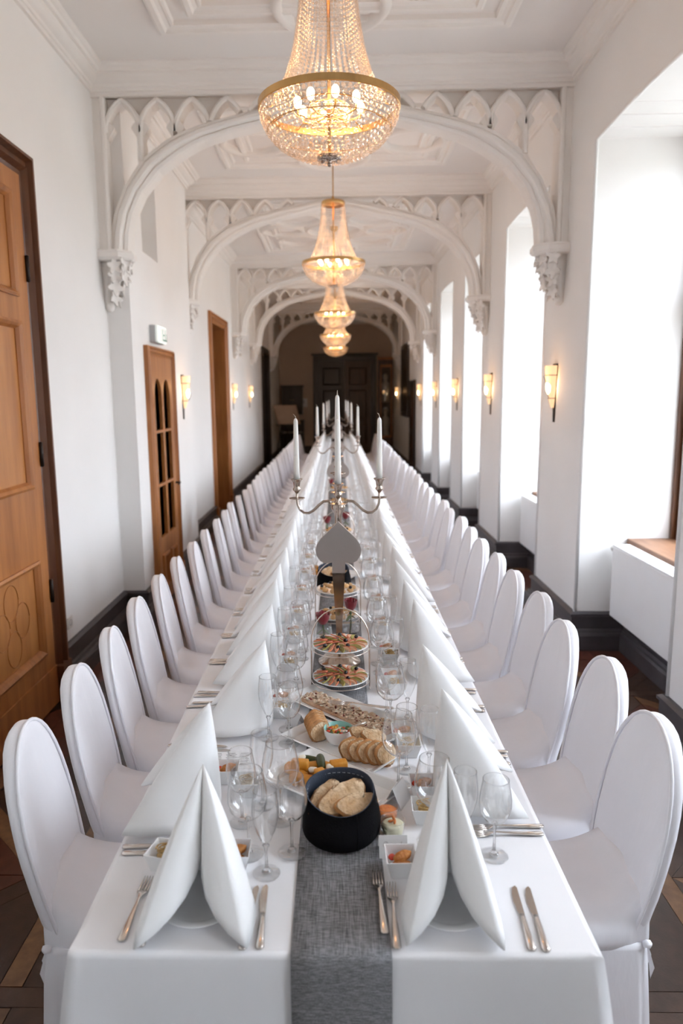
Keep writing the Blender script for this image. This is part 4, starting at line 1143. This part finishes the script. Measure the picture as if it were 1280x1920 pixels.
q = MB(); q.smooth = True; q.tube([(.0, 0, 0), (.03, .012, .012), (.06, .022, .016)], [.002, .0028, .0035], 8); q.build('handle', STEEL, t)
q = MB(); q.smooth = True; q.ico(1, 2, T(-.012, -.004, -.003, s=(.015, .010, .004))); q.build('spoon_bowl', STEEL, t)

# almond flatbread tray with serving fork
ft = tray('flatbread_platter', .51, .165, 'long white platter of almond-topped flatbread with a serving fork', 'platter', .028, 2.365, -.79, .018)
q = MB()
q.loft([rrect(-.205, .205, -.043, .043, .02, z, 4) for z in (.004, .013)] + [rrect(-.197, .197, -.037, .037, .02, .016, 4)])
fb = q.build('almond_flatbread', FLAT, None, smooth=True); fb.location = at(ft, -.005, 0); fb.rotation_euler = (0, 0, -.79)
tag(fb, 'long flatbread strip topped with almond slivers and dried berries', 'flatbread')
r2 = random.Random(4)
for nm2, mm, n, sc in (('almond_topping', ALMOND, 420, (.012, .007, .0012)), ('berry_topping', BERRY, 60, (.007, .004, .003)), ('cheese_topping', CHEESE, 60, (.008, .007, .002))):
    q = MB(); q.smooth = True
    for j in range(n):
        q.ico(1, 1, T(r2.uniform(-.2, .2), r2.uniform(-.041, .041), .017 + r2.random() * .004, r2.uniform(0, 6), r2.uniform(-.5, .5), r2.uniform(-.5, .5), sc))
    q.build(nm2, mm, fb)['kind'] = 'stuff'
P = at(ft, .03, .035, .034)
sf = FORK.put(P, -PI / 2 - .15 + PI, 'steel serving fork lying across the almond flatbread platter', None, (1.15, 1.15, 1.15)); sf.rotation_euler = (.05, 0, PI / 2 - .12)

# two-tier stands
def slice_mesh(name, skin, flesh):
    q = MB(); n = 9
    top, bot = [], []
    rings = []
    for i in range(n):
        a = -PI / 2 + PI * i / (n - 1); x = .027 * math.sin(a); wq = .0125 * max(.04, math.cos(a))
        rings.append([(x, -wq * .1 - .006 * (x / .027) ** 2, 0), (x, wq - .006 * (x / .027) ** 2, 0), (x, wq * 1.0 - .006 * (x / .027) ** 2, .0035), (x, -wq * .1 - .006 * (x / .027) ** 2, .0028)])
    q.cur = 0; q.loft(rings); 
    q.cur = 1; q.loft([[(r[1][0], r[1][1] - .0005, -.0004), (r[1][0], r[1][1] + .0036, .0002), (r[1][0], r[1][1] + .0036, .0034), (r[1][0], r[1][1] - .0012, .0042)] for r in rings])
    return q.build(name, [flesh, skin], None, smooth=True)
ASL = [First(tag(slice_mesh('apple_slice', APPLER, mat('rosy_flesh', (.80, .62, .45), .4, c2=(.68, .36, .20), vscale=40, rand=.2)), cat='fruit slice', group='red-skinned slices on the tiered stands')), First(tag(slice_mesh('pear_slice', APPLEG, mat('olive_flesh', (.50, .42, .15), .4, c2=(.30, .24, .06), vscale=40, rand=.25)), cat='fruit slice', group='green-skinned slices on the tiered stands'))]
OLV = First(tag(blob('black_olive', OLIVE, (.0085, .008, .008), 2, .05, 2), cat='olive', group='black olives on the tiered stands'))
PAS = First(tag(blob('pastry_bite', PASTRY, (.017, .014, .012), 9, .2, 2, 2), cat='pastry', group='golden pastry bites on the farther tiered stands'))
def stand():
    t = empty('tiered_stand', label='', cat='cake stand', group='two-tier wire stands')
    q = MB(); q.smooth = True
    hoop = [(-.112, 0, .002), (-.112, 0, .185)] + [(.112 * -math.cos(PI * i / 16), 0, .185 + .13 * math.sin(PI * i / 16)) for i in range(1, 16)] + [(.112, 0, .185), (.112, 0, .002)]
    q.tube(hoop, .0028, 8); q.build('wire_handle', STEEL, t)
    for z in (.030, .160):
        q = MB(); q.smooth = True; q.tube([(.1115 * math.cos(a * PI / 20), .1115 * math.sin(a * PI / 20), z) for a in range(41)], .0022, 6); q.build('wire_ring', STEEL, t)
    for sy in (-1, 1):
        q = MB(); q.smooth = True; q.tube([(sy * .112, -.028, .002), (sy * .112, .028, .002)], .0024, 6); q.build('wire_leg', STEEL, t)
    return t
STND = First(stand())
def tplate():
    q = MB(); q.smooth = True
    q.lathe([(0, 0), (.065, 0), (.09, .004), (.103, .011), (.1045, .013), (.103, .0145), (.088, .0085), (.06, .0045), (0, .0045)], 44)
    return tag(q.build('tier_plate', PORC), cat='plate', group='round white plates of the tiered stands')
TPL = First(tplate())
def fill_stand(x, y, kind, which, zs=1.0):
    STND.put((x, y, ZR), 0, '%s two-tier wire stand with an arched handle' % which, None, (1, 1, zs))
    r2 = random.Random(int(y * 100))
    for z0, tier in ((.0325, 'lower'), (.1625, 'upper')):
        z0 = z0 * zs + ZR
        TPL.put((x, y, z0), 0, 'round white plate on the %s tier of the %s stand' % (tier, which), None, (1.05, 1.05, 1))
        if kind == 'slices':
            for ring, (rr, n) in enumerate(((.078, 24), (.052, 15), (.027, 7))):
                for j in range(n):
                    a = 2 * PI * j / n + ring * .2; sel = 1 if (j + ring) % 3 == 0 else 0
                    o = ASL[sel].put((x + rr * math.cos(a), y + rr * math.sin(a), z0 + .0105 + (.0025 if ring == 0 else 0) + .002 * (j % 2)), 0, ['red-skinned fruit slice', 'green-skinned fruit slice'][sel] + ' fanned on the %s tier of the %s stand' % (tier, which))
                    o.rotation_euler = (.45, 0, a + .5)
            for j, (a, rr) in enumerate(((.6, .075), (1.6, .07), (2.6, .078), (3.9, .08), (5.2, .06), (.1, .02), (4.6, .075))):
                OLV.put((x + rr * math.cos(a), y + rr * math.sin(a), z0 + .024), 0, 'black olive among the fruit slices on the %s tier of the %s stand' % (tier, which))
        else:
            for j in range(16):
                rr = .075 if j < 10 else .04; a = 2 * PI * j / (10 if j < 10 else 6)
                PAS.put((x + rr * math.cos(a), y + rr * math.sin(a), z0 + .018 + (.008 if j >= 10 else 0)), a + r2.random(), 'golden pastry bite on the %s tier of the %s stand' % (tier, which))
            for j in range(6):
                a = j * 1.05 + .3; rr = .082 if j % 2 else .05
                OLV.put((x + rr * math.cos(a), y + rr * math.sin(a), z0 + .033), 0, 'black olive among pastry bites on the %s tier of the %s stand' % (tier, which))
fill_stand(.004, 2.62, 'slices', 'nearest')
fill_stand(-.005, 3.41, 'pastry', 'second')
fill_stand(0, 4.95, 'pastry', 'third')
fill_stand(.01, 7.3, 'pastry', 'farthest')

# roses in small glasses
def rose():
    t = empty('red_rose', label='', cat='rose', group='red roses in glasses')
    for j in range(13):
        ring = 0 if j < 3 else 1 if j < 7 else 2; a = j * 2.4; r0 = (.006, .014, .021)[ring]; h = (.052, .048, .043)[ring]
        q = MB(); q.smooth = True; n = 7; rings = []
        for v in range(6):
            vv = v / 5; rows = []
            for u in range(n):
                th = (u / (n - 1) - .5) * (1.9 - .2 * ring); rr = r0 * (.35 + .78 * math.sin(.25 + vv * 1.75)) + .0025 * (vv > .95) * ring
                rows.append((rr * math.cos(a + th), rr * math.sin(a + th), .002 + h * vv * (1 - .12 * (2 * u / (n - 1) - 1) ** 2)))
            rings.append(rows)
        q.loft(rings, False, False, False); q.build('petal', ROSE, t)
    q = MB(); q.smooth = True; q.tube([(0, 0, .003), (.004, .002, -.05), (-.006, .0, -.105)], .0022, 6); q.build('stem', LEAFG, t)
    for sg in (1, -1):
        q = MB(); q.smooth = True; q.ico(1, 2, T(sg * .012, 0, -.03, 0, 0, sg * .7, (.016, .008, .0012))); q.build('leaf', LEAFG, t)
    return t
ROSEF = First(rose())
def vase():
    t = empty('rose_glass', label='', cat='vase', group='round glasses holding roses')
    q = MB(); q.smooth = True; q.lathe([(0, .0), (.028, 0), (.034, .004), (.043, .03), (.044, .06), (.040, .09), (.037, .105), (.0355, .105), (.0385, .09), (.0425, .06), (.0415, .03), (.033, .008), (0, .006)], 32); q.build('glass_body', GLASS, t)
    q = MB(); q.smooth = True; q.lathe([(0, .007), (.032, .009), (.041, .03), (.0418, .05), (0, .0505)], 28); q.build('water', GLASS, t)
    return t
VASE = First(vase())
for j, (x, y, wh) in enumerate(((-.072, 3.06, 'left of the nearest candelabra foot'), (.055, 3.235, 'right behind the nearest candelabra'), (-.09, 5.62, 'left of the second candelabra'), (.06, 5.75, 'right of the second candelabra'), (-.08, 8.2, 'left of the third candelabra'))):
    VASE.put((x, y, ZR), 0, 'round glass holding a red rose %s' % wh); ROSEF.put((x, y, ZR + .107 + .01 * (j % 2)), j * .8, 'dark red rose standing in a glass %s' % wh, None, (1.25, 1.25, 1.15))

# ---- candelabra with spade-shaped plate and five candles
def cup_prof(s=1): return [(0, 0), (.006, .0), (.010, .006), (.0155, .012), (.0165, .018), (.012, .024), (.013, .030), (.0155, .045), (.022, .054), (.0245, .057), (.0235, .059), (.012, .056), (0, .054)]
def candelabra():
    t = empty('candelabra', label='', cat='candelabra', group='silver candelabra with spade-shaped plates')
    q = MB(); q.smooth = True
    q.lathe([(0, 0), (.088, 0), (.092, .006), (.088, .012), (.075, .020), (.062, .032), (.035, .044), (.020, .052), (.014, .07), (.0115, .12), (.0125, .25), (.014, .38), (.0145, .62), (.018, .640), (.026, .652), (.030, .668), (.026, .680), (.014, .690), (.010, .71), (.009, .78), (.009, .80)], 32); q.build('stem_and_base', SILVER, t)
    # spade plate with tongue, in front of the stem
    half = [(0, .610), (.018, .592), (.045, .566), (.072, .540), (.088, .516), (.094, .492), (.090, .468), (.076, .446), (.056, .435), (.036, .438), (.027, .440), (.0265, .389)]
    poly = [(x, z) for x, z in half] + [(-x, z) for x, z in half[::-1] if x > 0]
    q = MB(); q.loft([[(x, -.030, z) for x, z in poly], [(x, -.018, z) for x, z in poly]]); q.build('spade_plate', SPADEM, t, bevel=.0015)
    q = MB()      # fluted tapering blade below the tongue
    for x0, x1, d in ((-1, -.45, .0), (-.45, .45, -.006), (.45, 1, 0)):
        q.loft([[(x0 * wd, -.030 + d, z), (x1 * wd, -.030 + d, z), (x1 * wd, -.012, z), (x0 * wd, -.012, z)] for z, wd in ((.395, .0265), (.3, .020), (.18, .0135), (.06, .009))])
    q.build('fluted_blade', SILVER, t)
    for k in range(4):
        a = k * PI / 2; X = T(rz=a)
        q = MB(); q.smooth = True
        pts = []
        for i in range(25):
            u = i / 24
            # S-curve: out of the hub, up, down to a belly and up to the cup
            x = .02 + .15 * (u if u < .75 else .75 + (u - .75) * .95)
            pts.append((x, 0, .672))
        ctrl = [(.022, .676), (.040, .690), (.060, .688), (.080, .672), (.100, .652), (.120, .641), (.140, .642), (.157, .656), (.166, .678), (.168, .705), (.168, .726)]
        q.tube([X @ Vector((x, 0, z)) for x, z in ctrl], [.0065, .006, .0055, .006, .0055, .0055, .005, .005, .005, .005, .005], 10); q.build('arm', SILVER, t)
        q = MB(); q.smooth = True; q.lathe([(0, .0), (.006, 0), (.012, .002), (.031, .003), (.033, .006), (.030, .0065), (.012, .005), (0, .005)], 28, X @ T(.168, 0, .698)); q.build('drip_pan', SILVER, t)
        q = MB(); q.smooth = True; q.lathe(cup_prof(), 24, X @ T(.168, 0, .724)); q.build('candle_cup', SILVER, t)
    q = MB(); q.smooth = True; q.lathe([(0, .0), (.012, .002), (.031, .003), (.033, .006), (.012, .005), (0, .005)], 28, T(0, 0, .80)); q.build('drip_pan', SILVER, t)
    q = MB(); q.smooth = True; q.lathe(cup_prof(), 24, T(0, 0, .815)); q.build('candle_cup', SILVER, t)
    return t
CAND = First(candelabra())
def candle():
    t = empty('candle', label='', cat='candle', group='white taper candles')
    q = MB(); q.smooth = True; q.lathe([(0, 0), (.0125, 0), (.0122, .05), (.0105, .15), (.0088, .225), (.0085, .236), (.006, .243), (.002, .247), (0, .2475)], 20); q.build('wax', WAX, t)
    q = MB(); q.smooth = True; q.tube([(0, 0, .244), (0, 0, .252), (-.004, .0, .259), (-.010, 0, .264)], .0012, 6); q.build('wick', WICK, t)
    return t
CNDL = First(candle())
for j, y in enumerate((2.88, 5.95, 8.7, 11.4, 14.2)):
    wh = ['nearest', 'second nearest', 'middle', 'second farthest', 'farthest'][j]
    CAND.put((0, y, ZR), 0 if j == 0 else .0, '%s silver candelabra with a spade-shaped plate on the runner' % wh)
    for (dx, dy, dz, nm2) in ((-.168, 0, .780, 'left arm'), (.168, 0, .780, 'right arm'), (0, -.168, .780, 'front arm'), (0, .168, .780, 'rear arm'), (0, 0, .871, 'raised centre')):
        CNDL.put((dx, y + dy, ZR + dz), rnd.uniform(0, 6.28) if nm2 != 'left arm' else 0, 'unlit white candle on the %s of the %s candelabra' % (nm2, wh))

# ================================================================== LAMPS
def lamp(parent, loc, power, color, rad, name):
    ld = bpy.data.lights.new(name, 'POINT'); ld.energy = power; ld.color = color; ld.shadow_soft_size = rad
    o = bpy.data.objects.new(name, ld); COL.objects.link(o); o.parent = parent; o.location = loc; return o
WARM = (1.0, .52, .22)
def chandelier():
    """origin at the centre of the brass hoop"""
    t = empty('chandelier', label='', cat='chandelier', group='crystal basket chandeliers')
    q = MB(); q.smooth = False
    q.lathe([(.296, -.014), (.301, -.012), (.301, .014), (.296, .016), (.292, .014), (.292, -.012), (.296, -.014)], 72); q.build('brass_hoop', BRASS, t, smooth=False)
    q = MB(); q.smooth = True; q.lathe([(.108, .52), (.112, .522), (.112, .55), (.106, .555), (.03, .56), (.012, .575), (.012, .60)], 40); q.build('brass_crown', BRASS, t)
    q = MB(); q.smooth = True; q.tube([(0, 0, .60), (0, 0, -.20)], .008, 10); q.build('centre_rod', BRASS, t)
    tent = [(.108, .53), (.117, .42), (.130, .32), (.150, .21), (.178, .12), (.212, .05), (.236, .018)]
    def interp(P, s):
        L = [0]
        for a, b in zip(P, P[1:]): L.append(L[-1] + math.dist(a, b))
        d = s * L[-1]
        for i in range(len(P) - 1):
            if d <= L[i + 1] + 1e-9:
                u = (d - L[i]) / (L[i + 1] - L[i]); return (P[i][0] + (P[i + 1][0] - P[i][0]) * u, P[i][1] + (P[i + 1][1] - P[i][1]) * u)
        return P[-1]
    q = MB(); q.smooth = False; ns = 52
    for j in range(ns):
        a = 2 * PI * j / ns
        for i in range(30):
            r, z = interp(tent, (i + .5) / 30); k = .0062 + .0022 * i / 30
            q.ico(k, 1, T(r * math.cos(a), r * math.sin(a), z, a))
    q.build('crystal_strands', CRYSTAL, t)['kind'] = 'stuff'
    bowl = [(.290, -.012), (.284, -.05), (.262, -.095), (.222, -.138), (.165, -.173), (.10, -.195), (.035, -.207)]
    q = MB(); q.smooth = False
    nr = 15
    for i in range(nr):
        r, z = interp(bowl, (i + .5) / nr); n = max(8, int(2 * PI * r / .026))
        for j in range(n):
            a = 2 * PI * (j + .5 * (i % 2)) / n
            q.ico(.0112, 1, T(r * math.cos(a), r * math.sin(a), z, a))
    q.build('crystal_bowl', CRYSTAL, t)['kind'] = 'stuff'
    for r, z in ((.262, -.092), (.155, -.006)):
        q = MB(); q.smooth = True; q.tube([(r * math.cos(a * PI / 24), r * math.sin(a * PI / 24), z) for a in range(49)], .002, 6); q.build('brass_wire_ring', BRASS, t)
    q = MB(); q.smooth = True
    for k in range(12):
        a = k * PI / 6; q.tube([(.236 * math.cos(a), .236 * math.sin(a), .012), (.292 * math.cos(a), .292 * math.sin(a), .0)], .003, 5)
    q.build('hoop_spokes', BRASS, t)['kind'] = 'stuff'
    # inner lamp cage with crystal balls
    for i, (r, z, n) in enumerate(((.085, -.02, 8), (.080, -.055, 8), (.070, -.09, 7))):
        for j in range(n):
            a = 2 * PI * (j + .5 * (i % 2)) / n
            q = MB(); q.smooth = True; q.ico(.017, 2, T(r * math.cos(a), r * math.sin(a), z)); q.build('crystal_ball', CRYSTAL, t)
        q = MB(); q.smooth = True; q.tube([(r * math.cos(a * PI / 12), r * math.sin(a * PI / 12), z + .018) for a in range(25)], .003, 5); q.build('cage_ring', BRASS, t)
    for k in range(8):
        a = 2 * PI * k / 8 + .2; r = .135
        q = MB(); q.smooth = True; q.ico(1, 2, T(r * math.cos(a), r * math.sin(a), .012, s=(.017, .017, .026))); q.build('bulb', BULB, t)
        q = MB(); q.smooth = True; q.tube([(0, 0, -.03), (r * .6 * math.cos(a), r * .6 * math.sin(a), -.05), (r * math.cos(a), r * math.sin(a), -.035), (r * math.cos(a), r * math.sin(a), -.01)], .004, 6); q.build('lamp_arm', BRASS, t)
    q = MB(); q.smooth = True
    q.lathe([(0, -.238), (.008, -.235), (.011, -.225), (.005, -.216), (.03, -.208), (.052, -.198), (.05, -.192), (.02, -.196), (0, -.196)], 24)
    for k in range(8):
        a = k * PI / 4; q.ico(1, 1, T(.036 * math.cos(a), .036 * math.sin(a), -.205, a, 0, .35, (.022, .011, .004)))
    q.build('brass_rosette', SILVER, t)
    lamp(t, (0, 0, .045), 8.5, WARM, .11, 'chandelier_light')
    return t
CHD = First(chandelier())
for j, (y, z) in enumerate(((3.25, 3.075), (7.05, 3.11), (10.65, 3.045), (14.1, 3.02), (17.45, 3.01))):
    wh = ['nearest', 'second nearest', 'middle', 'second farthest', 'farthest'][j]
    ch = CHD.put((-.024, y, z), j * .1, '%s crystal basket chandelier with a brass hoop, hanging over the table' % wh)
    q = MB(); q.smooth = True; q.tube([(0, 0, .59), (0, 0, ZC - z - .03)], .006, 8); q.build('hanging_rod', BRASS, ch)
    q = MB(); q.smooth = True; q.lathe([(0, ZC - z), (.06, ZC - z), (.058, ZC - z - .012), (.03, ZC - z - .03), (.008, ZC - z - .045), (0, ZC - z - .045)], 28); q.build('ceiling_rose', BRASS, ch)

def sconce():
    """wall at x = 0, lamp towards +x; origin at the middle of the wall plate"""
    t = empty('wall_sconce', label='', cat='wall lamp', group='cone-shaped wall sconces')
    q = MB(); q.loft([[(0, -.012, -.235), (.012, -.012, -.235), (.012, .012, -.235), (0, .012, -.235)], [(0, -.05, .225), (.014, -.05, .225), (.014, .05, .225), (0, .05, .225)]]); q.build('iron_back', IRON, t, bevel=.002)
    def half(z, r): return [(.014 + r * math.sin(PI * i / 14) * 1.05, -r * math.cos(PI * i / 14), z) for i in range(15)]
    q = MB(); q.smooth = True; q.loft([half(-.12, .018), half(-.06, .035), half(.02, .052), (half(.12, .064)), half(.21, .072)], False, False, False); q.build('glass_shade', LAMPGL, t)
    for z, r in ((-.045, .041), (.135, .0675)):
        q = MB(); q.smooth = True; q.tube(half(z, r), .003, 6); q.build('iron_band', IRON, t)
    q = MB(); q.smooth = True; q.tube([(.09, -.03, .13), (.075, -.01, .08), (.085, .02, .02), (.06, .035, -.04)], .0025, 5); q.build('iron_vine', IRON, t)
    q = MB(); q.smooth = True; q.ico(1, 2, T(.052, 0, .045, s=(.028, .042, .065))); q.build('bulb', SBULB, t)
    lamp(t, (.17, 0, .10), 1.0, WARM, .05, 'sconce_light')
    return t
SC = First(sconce())
for j, y in enumerate((5.80, 8.19, 10.49, 12.70, 15.0, 20.6)):
    SC.put((RX, y, 1.875), PI, 'lit cone-shaped wall sconce on the right wall, %s from the front' % ORD[j])
for j, (x, y) in enumerate(((LX1, 7.52), (LX2, 12.6), (LX2, 14.95))):
    SC.put((x, y, 1.88), 0, 'lit cone-shaped wall sconce on the left wall, %s from the front' % ORD[j])

# ================================================================== SMALL THINGS ON THE WALLS AND AT THE FAR END
t = empty('exit_sign', (LX1, 6.46, 2.42), label='white emergency exit lamp with green pictogram above the glazed left door', cat='sign')
q = MB(); q.box(0, .05, -.17, .17, -.075, .075); q.build('lamp_housing', BRUSHGR, t, bevel=.01)
q = MB(); q.box(.05, .075, -.165, .165, -.07, .07); q.build('sign_face', SIGN, t, bevel=.02)
q = MB()
for b in ((-.0, .012, -.05, .05), (.09, .10, -.05, .05), (.0, .15, -.05, -.038), (.14, .15, -.05, .02), (.03, .07, -.006, .006)): q.box(.0755, .0765, b[0], b[1], b[2], b[3])
q.build('green_pictogram', GREEN, t)
t = empty('wall_socket', (LX0, 4.53, .40), label='ivory wall socket above the baseboard right of the large left door', cat='socket')
q = MB(); q.box(0, .012, -.04, .04, -.04, .04); q.build('cover_plate', OUTLET, t, bevel=.004)
q = MB(); q.smooth = True; q.lathe([(.022, .012), (.022, .0135), (.0, .008)], 20, T(ry=PI / 2)); q.build('socket_well', BRUSHGR, t)

t = empty('display_cabinet', (1.52, 22.72, 0), label='dark display cabinet with white ceramic figures right of the end door', cat='cabinet')
q = MB()
for b in ((-.22, -.18, -.22, .22, 0, 2.95), (.18, .22, -.22, .22, 0, 2.95), (-.18, .18, -.22, .22, 0, .55), (-.18, .18, -.22, .22, 2.80, 2.95), (-.18, .18, .19, .22, .55, 2.80), (-.18, .18, -.2, .19, 1.62, 1.65)): q.box(*b)
q.build('carcass', DARKOAK, t)
q = MB(); q.box(-.24, .24, -.25, .22, 2.95, 3.02); q.build('cornice', OAK, t, bevel=.01)
q = MB()
for b in ((-.18, -.15, .56, 2.80), (.15, .18, .56, 2.80), (-.15, .15, .56, .62), (-.15, .15, 2.72, 2.80)): q.box(b[0], b[1], -.235, -.215, b[2], b[3])
q.build('door_frame', OAK, t)
MB().box(-.15, .15, -.226, -.222, .62, 2.72).build('door_pane', PANE, t)
for (z, s_, nm2) in ((.56, 1.0, 'lower'), (1.66, .95, 'upper')):
    q = MB(); q.smooth = True; q.lathe([(0, 0), (.12, 0), (.11, .05), (.10, .25), (.13, .45), (.12, .60), (.05, .68), (.075, .78), (.07, .88), (.0, .94)], 24, T(1.52, 22.74, z, s=(s_, s_, s_)))
    tag(q.build('ceramic_figure', WHITEORN), 'white ceramic figure on the %s shelf of the dark display cabinet' % nm2, 'ornament')
t = empty('framed_painting', (RX, 18.4, 2.23), label='large dark framed painting on the right wall near the end', cat='painting')
q = MB()
for b in ((-.9, -.8, -.9, .9), (.8, .9, -.9, .9), (-.8, .8, -.9, -.8), (-.8, .8, .8, .9)): q.box(-.05, 0, b[0], b[1], b[2], b[3])
q.build('picture_frame', BLACKWOOD, t, bevel=.008)
MB().box(-.02, -.001, -.8, .8, -.8, .8).build('canvas', PAINTING, t)
t = empty('upright_piano', (-1.42, 22.6, 0), label='black upright piano in the far left corner beside the end wall', cat='piano')
q = MB(); q.box(-.36, .36, .05, .38, 0, 1.1); q.build('case', BLACKWOOD, t, bevel=.01)
q = MB(); q.box(-.38, .38, .0, .39, 1.1, 1.13); q.build('lid', BLACKWOOD, t, bevel=.008)
q = MB(); q.box(-.36, .36, -.22, .05, .62, .74); q.build('key_bed', BLACKWOOD, t, bevel=.006)
for sx in (-.33, .33):
    q = MB(); q.box(sx - .03, sx + .03, -.2, -.14, 0, .62); q.build('leg', BLACKWOOD, t, bevel=.008)
q = MB(); q.box(-.3, .3, -.2, .05, .74, .755); q.build('keyboard', WHITEORN, t)
t = empty('hanging_cabinet', (-1.42, 22.8, 1.75), label='black-brown wall cabinet hanging above the upright piano', cat='cabinet')
q = MB(); q.box(-.33, .33, -.16, .2, -.45, .40); q.build('body', BLACKWOOD, t, bevel=.006)
q = MB(); q.box(-.36, .36, -.2, .2, .40, .46); q.build('cornice', BLACKWOOD, t, bevel=.01)
for sx in (-1, 1):
    q = MB(); q.box(min(.01 * sx, .31 * sx), max(.01 * sx, .31 * sx), -.175, -.16, -.42, .37); dr = q.build('door', BLACKWOOD, t, bevel=.004)
    q = MB(); q.smooth = True; q.ico(.014, 2, T(sx * .04, -.185, 0)); q.build('knob', BRASS, dr)
t = empty('notice_easel', (-1.46, 20.3, 0), label='tilted beige notice board on a dark easel left before the end wall', cat='easel')
q = MB(); q.loft([[(-.36, .0, 1.62), (.30, .0, 1.62), (.42, -.12, 1.10), (-.20, -.12, 1.10)], [(-.36, .015, 1.623), (.30, .015, 1.623), (.42, -.105, 1.103), (-.20, -.105, 1.103)]]); q.build('board', BEIGE, t)
q = MB(); q.box(-.26, .42, -.14, -.08, 1.06, 1.10); q.build('ledge', BLACKWOOD, t)
for (x0, y0, x1, y1) in ((-.12, -.1, -.3, -.25), (.2, -.1, .38, -.25), (.04, 0, .04, .32)):
    q = MB(); q.tube([(x0, y0, 1.09), (x1, y1, 0)], .018, 8); q.build('leg', BLACKWOOD, t)
t = empty('wall_notice', (-1.07, 23.0, 1.66), label='small white notice on the end wall left of the double door', cat='notice')
q = MB(); q.box(-.11, .11, -.012, 0, -.14, .14); q.build('sheet', CARD, t, bevel=.002)
q = MB(); q.box(-.04, .02, -.014, -.012, -.02, .08); q.build('grey_mark', BRUSHGR, t)
